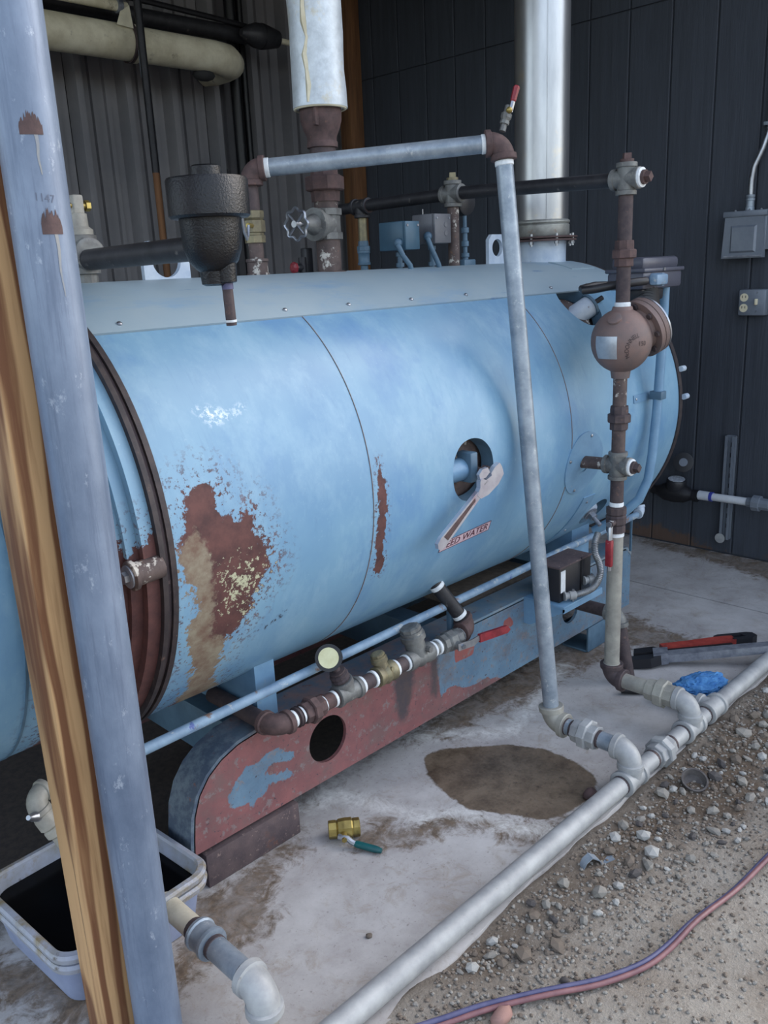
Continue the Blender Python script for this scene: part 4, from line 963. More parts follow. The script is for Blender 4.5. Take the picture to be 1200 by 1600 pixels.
part(sr, 'reducer', MB().lathe((SX, SY, 2.035), ZP, [(0, .044), (.001, .050), (.016, .050), (.020, .047), (.034, .048), (.055, .058), (.080, .066), (.12, .068), (.122, .071), (.15, .071)], 28).box((SX-.062, SY-.045, 2.095), (SX-.048, SY-.03, 2.17), .002), 'iron_rust', 'rusty bell reducer')
jk = []
n = 48
for i, z in enumerate(np.linspace(2.152, 3.75, 30)):
    jk.append((z-2.152, .0845-.004*(i/29)+(.003 if i == 0 else 0)+.0012*math.sin(i*2.3)))
m_ = MB().lathe((SX, SY, 2.152), ZP, [(0, .04)]+jk, n)
m_.v = [(x+.0014*math.sin(z*31+x*90), y+.0014*math.cos(z*27+y*70), z) for x, y, z in m_.v]
ja = part(sr, 'insulation_jacket', m_, 'jacket', 'white foil insulation jacket')
part(ja, 'jacket_edge', MB().torus((SX, SY, 2.153), ZP, .080, .006, 32, 8), 'jacket_dirty')
fa = math.atan2(SY, SX)  # torn foil flap along the jacket facing the camera
fl_ = []
for i, z in enumerate(np.linspace(2.16, 3.2, 24)):
    th = math.pi+fa-.35+.05*math.sin(i*1.9); w_ = .014+.006*math.sin(i*2.7)
    fl_.append((th, z, w_))
vv = []
for th, z, w_ in fl_:
    for dth, rr in ((-.03, .0835), (w_/.085*.5, .0905), (w_/.085, .0845)): vv.append((SX+rr*math.cos(th-dth), SY+rr*math.sin(th-dth), z))
m_ = MB().add(vv, [(i*3+j, i*3+j+1, i*3+j+4, i*3+j+3) for i in range(23) for j in range(2)]); part(ja, 'torn_flap', m_, 'jacket_dirty')
# little drain valve with red knob behind it
dv = thing('drain_valve', 'small black valve with a red knob low beside the steam riser', 'valve', (1.90, 2.30, 1.63))
part(dv, 'body', MB().cyl((1.955, 2.30, 1.668), (1.90, 2.30, 1.668), .013, 10).cyl((1.93, 2.30, 1.60), (1.93, 2.30, 1.70), .014, 10).box((1.935, 2.285, 1.64), (1.965, 2.315, 1.73), .004), 'black_pipe'); part(dv, 'knob', MB().lathe((1.90, 2.30, 1.668), -XP, [(0, .012), (.004, .019), (.012, .019), (.016, .010)], 8, False), 'red_grip', 'red knob')

# stack
sk = thing('exhaust_stack', 'shiny steel exhaust stack standing on the far end of the boiler', 'stack', (3.212, 2.23, 1.62))
KX, KY = 3.212, 2.23
part(sk, 'neck', MB().lathe((KX, KY, 1.61), ZP, [(0, .104), (.125, .104)], 40), 'white_blue', 'whitish blue flue neck'); 
fgp = part(sk, 'flange', MB().lathe((KX, KY, 1.733), ZP, [(0, .148), (.008, .148)], 40).lathe((KX, KY, 1.745), ZP, [(0, .152), (.007, .152)], 40), 'iron_rust', 'pair of rusty flange rings')
for i in range(8):
    th = 2*math.pi*i/8+.3; q = V(KX+.136*math.cos(th), KY+.136*math.sin(th), 1.712); part(fgp, 'bolt', MB().cyl(q, q+V(0, 0, .05), .006, 8).lathe(q+V(0, 0, .008), ZP, [(0, .010), (.010, .010)], 6, False), 'steel')
part(sk, 'collar', MB().lathe((KX, KY, 1.752), ZP, [(0, .114), (.006, .118), (.046, .118), (.050, .113), (.056, .119), (.062, .119), (.068, .113)], 48), 'stack_ring')
part(sk, 'flue_pipe', MB().lathe((KX, KY, 1.81), ZP, [(0, .1125), (1.94, .1125)], 64), 'stack_steel')
part(sk, 'flue_seam', MB().cyl((KX-.08, KY-.0795, 1.815), (KX-.08, KY-.0795, 3.74), .002, 6), 'stack_steel')

# pressure control boxes
def ctl(x, z0_, wd, dp, h, mat, label, yb_=2.23):
    t = thing('control_box', label, 'control box', (x, yb_, 1.64), 'pressure controls on the boiler top')
    o = part(t, 'case', MB().box((x-wd/2, yb_-dp/2, z0_), (x+wd/2, yb_+dp/2, z0_+h), .004), mat)
    part(t, 'cover', MB().box((x-wd/2+.001, yb_-dp/2-.012, z0_+.001), (x+wd/2-.001, yb_-dp/2+.002, z0_+h-.001), .003), mat)
    for sx in (-1, 1): part(t, 'screw', MB().lathe((x+sx*wd*.36, yb_-dp/2-.012, z0_+h*.85), -YP, [(0, .005), (.003, .004)], 8), 'steel_dark')
    part(t, 'stem', MB().cyl((x+.005, yb_, 1.63), (x+.005, yb_, z0_), .009, 10).lathe((x+.005, yb_, 1.655), ZP, [(0, .015), (.014, .015)], 6, False).lathe((x+.005, yb_, z0_-.02), ZP, [(0, .015), (.014, .015)], 6, False), 'blue_dull')
    cx_ = x-wd*.55
    part(t, 'whip', MB().tube([(cx_, yb_-dp*.3, z0_+h*.25), (cx_-.012, yb_-dp*.42, z0_+h*.15), (cx_-.006, yb_-dp*.55, z0_-.02), (cx_+.022, yb_-dp*.6, 1.66), (cx_+.04, yb_-dp*.6, 1.61)], .0095, 10), 'blue_dull', 'blue painted cable whip')
    part(t, 'connector', MB().ball((cx_-.004, yb_-dp*.35, z0_+h*.25), .017, sub=2), 'blue_dull'); return t
ctl(2.325, 1.712, .075, .12, .098, 'teal_box', 'teal painted square control box with raised cover on the boiler top')
c_ = ctl(2.50, 1.732, .092, .10, .105, 'grey_box', 'grey metal control box with knockouts on the boiler top')
for i in range(2): part(c_, 'knockout', MB().lathe((2.515, 2.168, 1.768+.03*i), -YP, [(0, .010), (.002, .009)], 12), 'grey_box')
part(c_, 'pin', MB().cyl((2.46, 2.23, 1.83), (2.46, 2.23, 1.855), .002, 6), 'steel')
# gauge seen from behind on a string of fittings
pg_ = thing('pressure_gauge', 'dark round gauge seen from behind on teal fittings beside the peeling riser', 'gauge', (2.70, 2.23, 1.64))
part(pg_, 'stem', MB().lathe((2.70, 2.23, 1.63), ZP, [(0, .012), (.05, .012), (.052, .016), (.066, .016), (.068, .009), (.09, .009), (.092, .015), (.11, .015), (.112, .010), (.14, .010), (.142, .016), (.16, .016), (.162, .008), (.22, .008)], 10), 'blue_dull'); part(pg_, 'base_block', MB().box((2.665, 2.205, 1.63), (2.735, 2.25, 1.672), .005), 'blue_dull')
part(pg_, 'case', MB().lathe((2.70, 2.215, 1.885), (0, 1, 0), [(0, .045), (.003, .05), (.03, .052), (.034, .048)], 28), 'black_plastic')

# relief valve line and exhaust head on the left
rv = thing('relief_valve', 'galvanized fitting stack with bolt on the near top end of the boiler', 'valve', (1.115, 2.23, 1.63))
part(rv, 'base', MB().lathe((1.115, 2.23, 1.635), ZP, [(0, .048), (.012, .048), (.014, .034), (.05, .034)], 12, False), 'cast_grey')
tee(rv, (1.115, 2.23, 1.722), ZP, -YP, .030, 'cast_grey', .048)
part(rv, 'bonnet', MB().lathe((1.115, 2.23, 1.765), ZP, [(0, .036), (.02, .036), (.028, .026), (.06, .025), (.062, .020), (.085, .020), (.095, .014)], 16), 'galv_old'); part(rv, 'bolt', MB().cyl((1.09, 2.225, 1.845), (1.15, 2.225, 1.845), .008, 10).lathe((1.138, 2.225, 1.845), XP, [(0, .014), (.012, .014)], 6, False), 'brass'); part(rv, 'yoke', MB().box((1.10, 2.21, 1.80), (1.13, 2.25, 1.872), .006), 'galv_old')
eh = thing('vent_separator', 'black cast iron vent separator on a black pipe hanging in front of the boiler top', 'separator', (1.09, 1.57, 1.55))
HXc, HYc = 1.09, 1.590
pipe(eh, (1.108, 2.19, 1.708), (HXc, HYc+.05, 1.712), .0265, 'black_pipe')
hd_ = part(eh, 'body', MB().lathe((HXc, HYc, 1.632), ZP, [(0, .022), (.004, .030), (.030, .032), (.036, .040), (.05, .052), (.075, .061), (.11, .064), (.145, .066)], 36), 'black_cast')
part(hd_, 'spout', MB().lathe((HXc+.012, HYc-.022, 1.637), ZP, [(0, .019), (.002, .022), (.05, .024)], 18), 'black_cast')
part(eh, 'cap', MB().lathe((HXc, HYc, 1.768), ZP, [(0, .064), (.001, .080), (.006, .085), (.075, .085), (.080, .082), (.082, .03)], 40).lathe((HXc, HYc, 1.848), ZP, [(0, .033), (.022, .032), (.025, .028)], 20), 'black_cast')
part(eh, 'drain_pipe', MB().cyl((HXc+.012, HYc-.022, 1.64), (HXc+.016, HYc-.020, 1.548), .0115, 14), 'iron_brown')
part(eh, 'thread_tape', MB().cyl((HXc+.013, HYc-.022, 1.638), (HXc+.0133, HYc-.0217, 1.624), .0125, 14), 'hose_blue'); part(eh, 'thread_tape', MB().cyl((HXc+.0157, HYc-.0202, 1.560), (HXc+.0159, HYc-.0201, 1.555), .0122, 14), 'tape')

# ------------------------------------------------------------------ label and wrench on the tank
sl = thing('feed_water_label', 'pink FEED WATER sticker on the tank under the wrench', 'label', cyl_pt(2.0, -.24))
def lab(u, v, r):   # u along, v across (metres), label rises to the right
    return cyl_pt(1.885+u*.985, -.262+v+u*.075, r)
n = 12; vv = [lab(.245*i/n, y, RT+.0012) for y in (0, .038) for i in range(n+1)]
part(sl, 'backing', MB().add(vv, [(i, i+1, n+2+i, n+1+i) for i in range(n)]), 'sticker')
vv = []; ff = []
m_ = MB()
for (u0, u1, v0, v1) in ((0, .245, 0, .002), (0, .245, .036, .038), (0, .002, 0, .038), (.243, .245, 0, .038)):
    m_.add([lab(u0+(u1-u0)*i/n, y, RT+.0016) for y in (v0, v1) for i in range(n+1)], [(i, i+1, n+2+i, n+1+i) for i in range(n)])
part(sl, 'border', m_, 'ink_red')
vv, ff = text_mesh('FEED WATER', .036); kx = .222/vv[:, 0].max()
part(sl, 'lettering', MB().add([lab(.012+p[0]*kx, .008+p[1], RT+.0018) for p in vv], ff), 'ink_red')

wt = thing('adjustable_wrench', 'steel adjustable wrench hanging from the bolt in the tank opening', 'wrench', (1.9, 1.575, .84))
A = V(2.012, 1.572, 1.045); B = V(1.782, 1.597, .862)
ey = (B-A).normalized(); ez = V(0, -1, 0); ez = (ez-ey*ez.dot(ey)).normalized(); ex = ey.cross(ez)   # ex to the side, ez out
def tw(poly, th, o=0): return MB().prism([(a_*(1.35 if b_ < .1 else 1.08), b_) for a_, b_ in poly], A-ez*(th/2)+ez*o, ex, ey, th)
LW = (B-A).length
s_ = -1 if ex.x > 0 else 1   # jaws open towards +X
def fl2(p): return [(-s_*a, b) for a, b in p] if s_ > 0 else [(a, b) for a, b in p]
WK = 1.35
hdp = [(-.030, -.026), (-.012, -.034), (.002, -.034), (.006, -.012), (.004, .012), (-.002, .014), (.004, .040), (.018, .048), (.016, .060), (.004, .072), (-.002, .095), (-.018, .090), (-.030, .060), (-.036, .010)]
han = [(-.016, .085), (.002, .085), (.012, LW-.02), (.008, LW), (-.006, LW+.008), (-.018, LW+.002), (-.022, LW-.02)]
def orient(p):
    ar = sum(p[i][0]*p[(i+1) % len(p)][1]-p[(i+1) % len(p)][0]*p[i][1] for i in range(len(p))); return p if ar > 0 else p[::-1]
part(wt, 'head', tw(orient(hdp), .016), 'chrome'); part(wt, 'handle', tw(orient(han), .013), 'chrome')
hn_ = part(wt, 'handle_recess', tw(orient([(-.011, .110), (-.003, .106), (.006, LW-.03), (-.014, LW-.034)]), .015), 'iron_rust', 'reddish recessed panel of the handle')
part(wt, 'jaw', tw(orient([(.008, .012), (.022, .010), (.032, .030), (.030, .05), (.018, .055), (.008, .035)]), .012), 'chrome')
kn = A+ex*.004+ey*.045
part(wt, 'knurl', MB().lathe(kn-ex*.006-ey*.010, ey+ex*.1, [(i*.002, .009 if i % 2 else .007) for i in range(11)], 14), 'steel')

# ------------------------------------------------------------------ things on the floor
bf = thing('brass_ball_valve', 'loose brass ball valve with a green lever lying on the slab', 'valve', (1.445, 1.69, 0))
p0 = V(1.405, 1.735, .030); d0 = V(.77, -.62, 0).normalized()
part(bf, 'body', MB().lathe(p0, d0, [(0, .018), (0, .024), (.002, .027), (.024, .027), (.026, .024), (.030, .029), (.048, .031), (.070, .031), (.074, .027), (.078, .028), (.094, .028), (.096, .025), (.096, .019), (.06, .018)], 8, False, .2, closed=False), 'brass')
part(bf, 'stem', MB().cyl(p0+d0*.045, p0+d0*.045+V(-.62, -.77, 0)*.045, .010, 12), 'brass')
q = p0+d0*.045+V(-.62, -.77, 0)*.045
lv = V(.42, -.9, -.02).normalized(); ln_ = V(.9, .42, 0)
part(bf, 'lever', MB().tube([q-lv*.018, q+lv*.012, q+lv*.022+V(0, 0, -.008), q+lv*.034+V(0, 0, -.012)], .009, 8), 'steel')
part(bf, 'grip', MB().tube([q+lv*.032+V(0, 0, -.012), q+lv*.04+V(0, 0, -.013), q+lv*.10+V(0, 0, -.017), q+lv*.118+V(0, 0, -.018)], [.008, .0105, .0105, .007], 10), 'green_grip', 'green plastic grip')
part(bf, 'nut', MB().lathe(q+V(-.62, -.77, 0)*.008, V(-.62, -.77, 0), [(0, .008), (.006, .008)], 6, False), 'brass')

gw = thing('pipe_wrench', 'long grey steel pipe wrench resting on the ground pipe', 'wrench', (3.05, 1.6, 0))
a = V(3.045, 1.60, .022); b = V(3.47, 1.08, .092); d = (b-a).normalized(); sd_ = V(0, 0, 1).cross(d).normalized(); u_ = d.cross(sd_)
part(gw, 'handle', MB().prism([(.06, -.020), (.16, -.025), (.60, -.020), (.67, -.024), (.67, .024), (.60, .020), (.16, .025), (.06, .020)], a-u_*.013, d, sd_, .034), 'steel_dark')
part(gw, 'hook_jaw', MB().prism([(-.05, -.05), (.03, -.055), (.075, -.035), (.085, -.012), (.02, -.012), (-.05, -.016)], a-u_*.014, d, sd_, .042), 'black_plastic')
part(gw, 'heel_jaw', MB().prism([(-.03, .0), (.07, .004), (.085, .022), (.06, .050), (-.02, .045)], a-u_*.014, d, sd_, .046), 'dark_iron'); part(gw, 'housing', MB().prism([(.045, -.035), (.105, -.030), (.115, .028), (.055, .034)], a-u_*.016, d, sd_, .050), 'steel_dark')
rwn = thing('pipe_wrench', 'red handled pipe wrench lying behind the long grey one', 'wrench', (3.2, 1.55, 0))
a = V(3.165, 1.575, .03); b = V(3.50, 1.31, .036); d = (b-a).normalized(); sd_ = V(0, 0, 1).cross(d).normalized(); u_ = d.cross(sd_); LW = (b-a).length
part(rwn, 'handle', MB().prism([(0, -.013), (.12, -.017), (LW-.12, -.020), (LW-.1, -.024), (LW-.1, .024), (LW-.14, .026), (.12, .016), (0, .015)], a-u_*.02, d, sd_, .044), 'red_paint', 'worn red handle')
part(rwn, 'jaw', MB().prism([(LW-.11, -.022), (LW-.03, -.03), (LW, -.012), (LW-.005, .02), (LW-.03, .03), (LW-.16, .034), (LW-.18, .024), (LW-.06, .016), (LW-.05, -.008), (LW-.11, -.01)], a-u_*.024, d, sd_, .052), 'black_plastic'); part(rwn, 'grip_edge', MB().prism([(0, -.022), (LW-.12, -.030), (LW-.12, -.019), (0, -.012)], a-u_*.026, d, sd_, .036), 'dark_iron')
# rag
bm = bmesh.new(); bmesh.ops.create_icosphere(bm, subdivisions=5, radius=1)
from mathutils import noise as NZ
rd = V(.83, -.55, 0); rs = V(.55, .83, 0); m_ = MB(); vv = []
for v in bm.verts:
    c = v.co; k_ = 1+.30*NZ.noise(c*2.1+V(3, 1, 2))+.16*(1-abs(NZ.noise(c*5.2)))*1.0+.05*NZ.noise(c*13)
    k_ += .22*(.5-abs(NZ.noise(c*3.3+V(7, 2, 5))))+.10*(.5-abs(NZ.noise(c*8)))*1.5
    pp = V(c.x*k_*.088, c.y*k_*.050, max(c.z*k_*.042, -.020))
    pp.z += .018*max(0, c.x)
    vv.append(V(2.945, 1.302, .030)+rd*pp.x+rs*pp.y+V(0, 0, 1)*pp.z+V(0, 0, .0))
bm.verts.index_update(); m_.add(vv, [[v.index for v in f.verts] for f in bm.faces]); bm.free()
solo('rag', m_, 'rag', 'crumpled blue shop rag beside the ground pipe', 'rag')
solo('pipe_nipple', MB().tube([(2.76, 1.53, .018), (2.80, 1.49, .020), (2.85, 1.44, .020), (2.90, 1.40, .018)], [.012, .018, .018, .016], 12), 'dark_iron', 'short dark pipe piece lying on the slab next to the blue rag', 'pipe')

# tubs of black water
def rrect(cx_, cy_, hx, hy, r, ang, n=8):
    out = []
    for (sx, sy, a0) in ((1, 1, 0), (-1, 1, 90), (-1, -1, 180), (1, -1, 270)):
        for i in range(n+1):
            t = R_(a0+90*i/n); px = sx*(hx-r)+r*math.cos(t); py = sy*(hy-r)+r*math.sin(t)
            out.append((cx_+px*math.cos(ang)-py*math.sin(ang), cy_+px*math.sin(ang)+py*math.cos(ang)))
    return out
TC = (.757, 1.905); TA = R_(4)
def tub(z0_, h, k, name, label):
    t = thing(name, label, 'tub', (TC[0], TC[1], z0_), 'nested grey tubs')
    rows = [(.150, .160, 0.0, .05), (.178, .188, 0.004, .055), (.183, .192, .02, .055), (.198, .206, h-.022, .055), (.198, .206, h-.02, .055)]
    inner = [(.196, .204, h-.006, .05), (.178, .186, .02, .05), (.15, .16, .008, .05)]
    def loft(rs, mat, nm, cap0=False, cap1=False):
        m_ = MB(); L = [rrect(TC[0], TC[1], a+k, b+k, r, TA) for a, b, z, r in rs]; n = len(L[0])
        vv = [(x, y, z0_+rs[i][2]) for i in range(len(rs)) for x, y in L[i]]
        ff = [(i*n+q, i*n+(q+1) % n, (i+1)*n+(q+1) % n, (i+1)*n+q) for i in range(len(rs)-1) for q in range(n)]
        if cap0: ff.append(tuple(range(n))[::-1])
        if cap1: ff.append(tuple((len(rs)-1)*n+q for q in range(n)))
        return part(t, nm, m_.add(vv, ff), mat)
    loft(rows, 'tub_grey', 'wall', cap0=True)
    loft([(.198, .206, h-.024, .055), (.214, .222, h-.022, .062), (.217, .225, h-.008, .064), (.212, .220, h-.001, .062), (.200, .208, h, .056), (.195, .203, h-.006, .052)], 'tub_rim', 'rim')
    loft(inner, 'tub_rim', 'inner_wall', cap1=True)
    return t, loft
tub(0.0, .145, .0, 'grey_tub', 'lower grey plastic tub of the nested pair under the front drum')
t, loft = tub(.028, .145, .0, 'grey_tub', 'upper grey plastic tub full of black water behind the posts')
L = rrect(TC[0], TC[1], .189, .197, .05, TA)
part(t, 'water', MB().add([(x, y, .028+.098) for x, y in L], [tuple(range(len(L)))]), 'black_water', 'still black water')
# drain fitting over the tub
df = thing('drain_fitting', 'grey pipe elbow with a hose barb pointing into the black water', 'pipe fitting', (.63, 1.85, .3))
F0 = V(.622, 1.87, .482)
pipe(df, F0+V(.04, 0, .0), F0+V(.34, .12, .02), .019, 'galv_old'); elbow(df, F0, V(1, .35, .05), V(.28, -.30, -.8), .020, 'galv_old', .042)
dn = V(.28, -.30, -.8).normalized()
part(df, 'valve', MB().lathe(F0+dn*.035, dn, [(0, .022), (.02, .026), (.045, .026), (.05, .020), (.055, .024), (.07, .024), (.075, .017), (.15, .017)], 16), 'galv_old')
bd_ = V(-.75, -.45, .5).normalized(); part(df, 'hose_barb', MB().lathe(F0+dn*.05, bd_, [(0, .016), (.018, .016), (.020, .013), (.030, .009), (.031, .012), (.040, .008), (.041, .011), (.05, .007), (.058, .006)], 12), 'steel', 'bright hose barb')

# drain pipe in the foreground
dp = thing('drain_pipe', 'pale pipe with coupling and elbow coming out from behind the foreground posts', 'pipe', (.845, 1.4, .1))
DX, DZ = .845, .135
pipe(dp, (DX, 1.72, DZ), (DX, 1.555, DZ), .0275, 'pvc_old'); coupling(dp, (DX, 1.535, DZ), YP, .030, .06, 'galv', 'coupling'); collar(dp, (DX, 1.578, DZ), YP, .0275, .02, 'iron_brown', 'thread', 1.05)
pipe(dp, (DX, 1.54, DZ), (DX, 1.355, DZ), .0285, 'galv'); collar(dp, (DX, 1.496, DZ), YP, .0285, .014, 'iron_brown', 'thread', 1.05); collar(dp, (DX, 1.375, DZ), YP, .0285, .014, 'iron_brown', 'thread', 1.05); elbow(dp, (DX, 1.312, DZ), YP, -ZP, .031, 'galv_pale', .056); pipe(dp, (DX, 1.312, 0), (DX, 1.312, .10), .0285, 'galv_old', 'nipple')

# posts in the foreground
PXc, PYc, PR = .674, 1.478, .050
gpst = thing('galvanized_post', 'tall weathered galvanized steel pipe post in the left foreground', 'post', (PXc, PYc, 0))
part(gpst, 'tube', MB().lathe((PXc, PYc, -.02), ZP, [(0, PR), (3.77, PR)], 64), 'galv_post')
def post_pt(a, z, r=PR+.0008): return (PXc+r*math.cos(a), PYc+r*math.sin(a), z)
VA = math.atan2(-PYc, -PXc)  # towards the camera
def rust_patch(az, z, w_, h, seed):
    rg = random.Random(seed); n = 26; pts = []
    for i in range(n+1):
        u = i/n; top = h*(.45+.55*math.sin(math.pi*u)**.6)*(.75+.5*rg.random()) ; pts.append((u, top))
    m_ = MB(); vv = []
    for u, top in pts: vv += [post_pt(VA+az+(u-.5)*w_/PR, z), post_pt(VA+az+(u-.5)*w_/PR, z+top)]
    m_.add(vv, [(2*i, 2*i+2, 2*i+3, 2*i+1) for i in range(n)]); return m_
part(gpst, 'rust_spot', rust_patch(.10, 1.882, .036, .030, 3), 'iron_rust'); part(gpst, 'rust_spot', rust_patch(.33, 1.730, .034, .036, 5), 'iron_rust')
for az_, z_, l_ in ((.22, 1.882, .06), (.42, 1.730, .10)):
    m_ = MB(); n = 8; vv = []
    for i in range(n+1):
        for d_ in (-1, 1): vv.append(post_pt(VA+az_+.02*math.sin(i)+d_*.06*(1-i/n*.7), z_-l_*i/n, PR+.0005))
    part(gpst, 'rust_streak', m_.add(vv, [(2*i, 2*i+1, 2*i+3, 2*i+2) for i in range(n)]), 'streak')
vv, ff = text_mesh('1147', .03)
part(gpst, 'pencil_mark', MB().add([post_pt(VA-.12+p[0]/PR*.55, 1.783+p[1]*.6-p[0]*.08, PR+.0007) for p in vv], ff), 'pencil', 'faint handwritten number')
wp = MB().box((.583, 1.536, -.02), (.722, 1.640, 3.75), .004)
solo('wooden_post', wp, 'wood_grain', 'square wooden post with bold grain beside the galvanized pipe post', 'post')

# twin hose
HOSE = [(0.95, 1.13), (1.065, 1.082), (1.15, 1.041), (1.235, 0.998), (1.357, 0.924), (1.468, 0.855), (1.587, 0.804), (1.689, 0.782), (1.808, 0.772), (1.976, 0.754), (2.176, 0.731), (2.392, 0.704), (2.7, .66)]
P2 = []
for i in range(len(HOSE)-1):
    for t in np.linspace(0, 1, 10, endpoint=False):
        p0, p1, p2, p3 = [V(HOSE[min(max(i+k_, 0), len(HOSE)-1)]) for k_ in (-1, 0, 1, 2)]
        q = .5*((2*p1)+(p2-p0)*t+(2*p0-5*p1+4*p2-p3)*t*t+(3*p1-p0-3*p2+p3)*t**3); P2.append(V(q[0], q[1], gz(q[0], q[1])+.015))
hs = thing('twin_hose', 'red and blue twin hose snaking over the gravel', 'hose', (1.7, .8, -.02))
for nm, mt, ph in (('hose_line', 'hose_blue', 0), ('hose_line', 'hose_red', math.pi)):
    Q = []
    for i, p in enumerate(P2):
        d = (P2[min(i+1, len(P2)-1)]-P2[max(i-1, 0)]).normalized(); n_ = V(0, 0, 1).cross(d).normalized()
        th = ph+1.1-2.2*i/len(P2)+.25*math.sin(i*.13); Q.append(p+n_*.006*math.cos(th)+V(0, 0, 1)*.0055*math.sin(th))
    part(hs, nm, MB().tube(Q, .0066, 10), mt, 'blue line of the hose' if ph == 0 else 'faded red line of the hose')

# ------------------------------------------------------------------ right wall fittings
db = thing('disconnect_box', 'grey electrical disconnect box with embossed cover on the dark wall', 'electrical box', (4.55, 1.89, 1.62))
part(db, 'case', MB().box((4.50, 1.79, 1.66), (4.60, 2.00, 1.845), .004), 'cover_grey')
cv = part(db, 'cover', MB().prism([(0, 0), (.215, 0), (.205, .20), (.01, .20)], (4.487, 2.005, 1.622), -YP, ZP, -.02), 'cover_grey')
part(cv, 'embossed_panel', MB().lathe((4.490, 1.897, 1.715), -XP, [(0, .098), (.012, .080)], 4, False, math.pi/4), 'cover_grey')
part(db, 'top_cap', MB().box((4.480, 1.785, 1.822), (4.60, 2.005, 1.85), .004), 'cover_grey'); part(db, 'hasp', MB().box((4.475, 1.80, 1.628), (4.49, 1.99, 1.636)), 'steel_dark')
for yy in (1.82, 1.88, 1.95): part(db, 'screw', MB().ball((4.50, yy, 1.853), .006, sub=1), 'steel')
cdt = thing('wall_conduit', 'bare steel conduit rising from the disconnect box with an offset bend', 'conduit', (4.55, 1.9, 1.85))
part(cdt, 'tube', MB().tube([(4.55, 1.90, 1.86), (4.55, 1.90, 2.0), (4.552, 1.892, 2.06), (4.565, 1.862, 2.14), (4.58, 1.843, 2.22), (4.582, 1.840, 2.35), (4.582, 1.84, 3.74)], .0135, 14), 'steel'); part(cdt, 'connector', MB().lathe((4.55, 1.90, 1.848), ZP, [(0, .024), (.02, .022), (.022, .02), (.05, .019), (.052, .022), (.06, .022), (.062, .018), (.07, .022), (.078, .022), (.08, .014)], 14), 'galv'); part(cdt, 'strap', MB().box((4.565, 1.81, 2.245), (4.60, 1.868, 2.262), .003), 'galv')
ob = thing('outlet_box', 'square metal box with a duplex outlet and a switch on the wall', 'outlet', (4.58, 1.86, 1.33))
part(ob, 'cover', MB().box((4.545, 1.785, 1.333), (4.60, 1.925, 1.465), .008), 'cover_grey')
for z in (1.372, 1.425):
    o = part(ob, 'receptacle', MB().lathe((4.546, 1.895, z), -XP, [(0, .021), (.004, .021)], 16), 'outlet_cream')
    for s in (-1, 1): part(o, 'slot', MB().box((4.5405, 1.895+s*.008-.0015, z-.002), (4.543, 1.895+s*.008+.0015, z+.010)), 'black_plastic')
part(ob, 'switch', MB().box((4.53, 1.824, 1.388), (4.546, 1.836, 1.418), .002), 'outlet_cream')
for z in (1.355, 1.450): part(ob, 'screw', MB().lathe((4.546, 1.83, z), -XP, [(0, .005), (.003, .004)], 8), 'steel')
stt = thing('strut_channel', 'slotted steel strut channel fixed upright on the wall by the water pipe', 'strut', (4.59, 1.93, .09))
m_ = MB().box((4.562, 1.900, .10), (4.60, 1.906, .69)).box((4.562, 1.948, .10), (4.60, 1.954, .69)).box((4.560, 1.900, .10), (4.564, 1.915, .69)).box((4.560, 1.939, .10), (4.564, 1.954, .69)).box((4.594, 1.90, .10), (4.60, 1.954, .69))
part(stt, 'channel', m_, 'cover_grey')
for i in range(9): part(stt, 'slot', MB().box((4.592, 1.921, .16+.058*i), (4.5945, 1.933, .185+.058*i)), 'black_plastic')
part(stt, 'tag', MB().lathe((4.556, 1.945, .105), -XP, [(0, .028), (.004, .028)], 18), 'galv_pale')
wm = thing('water_meter', 'black water meter with open round lid on the wall pipe', 'water meter', (4.5, 2.2, .3))
part(wm, 'register', MB().lathe((4.50, 2.195, .365), (-.12, -.1, 1), [(0, .05), (.02, .056), (.055, .056), (.062, .052), (.062, .046)], 28), 'black_plastic'); part(wm, 'dial', MB().lathe((4.4925, 2.1885, .4275), (-.12, -.1, 1), [(0, .046), (.002, .046)], 24), 'dial_white', 'white dial')
ldn = V(-.92, -.30, .25).normalized()
ld = part(wm, 'lid', MB().lathe((4.52, 2.165, .522), ldn, [(0, .05), (.003, .056), (.012, .056), (.013, .050)], 24), 'black_plastic'); part(ld, 'lid_badge', MB().lathe(V(4.52, 2.165, .522)+ldn*.013, ldn, [(0, .024), (.002, .023)], 16), 'cover_grey')
part(wm, 'body', MB().lathe((4.50, 2.34, .345), (0, -1, 0), [(0, .024), (.03, .026), (.05, .034), (.08, .05), (.14, .056), (.2, .05), (.23, .034), (.25, .028), (.252, .034), (.28, .034), (.282, .022)], 18), 'dark_iron')
wpv = thing('water_pipe', 'white plastic water pipe with blue primer marks running along the wall', 'pipe', (4.5, 1.9, .3))
part(wpv, 'pipe', MB().cyl((4.50, 2.06, .352), (4.50, 1.76, .356), .0215, 18), 'pvc'); part(wpv, 'sleeve', MB().cyl((4.50, 2.055, .352), (4.50, 1.985, .353), .026, 18), 'pvc'); part(wpv, 'primer_band', MB().cyl((4.50, 1.992, .353), (4.50, 1.975, .353), .0265, 18), 'pvc_blue')
part(wpv, 'union', MB().lathe((4.50, 1.785, .355), -YP, [(0, .026), (.03, .028), (.032, .044), (.07, .044), (.072, .034), (.12, .032)], 10, False), 'cover_grey'); part(wpv, 'pipe', MB().cyl((4.50, 1.68, .357), (4.50, .9, .36), .0215, 18), 'pvc')
solo('valve_handle', MB().lathe((4.42, 2.50, .36), -YP, [(0, .02), (.1, .02), (.102, .03), (.13, .03)], 12), 'dark_iron', 'dark pipe fitting between the water meter and the boiler end', 'pipe fitting')

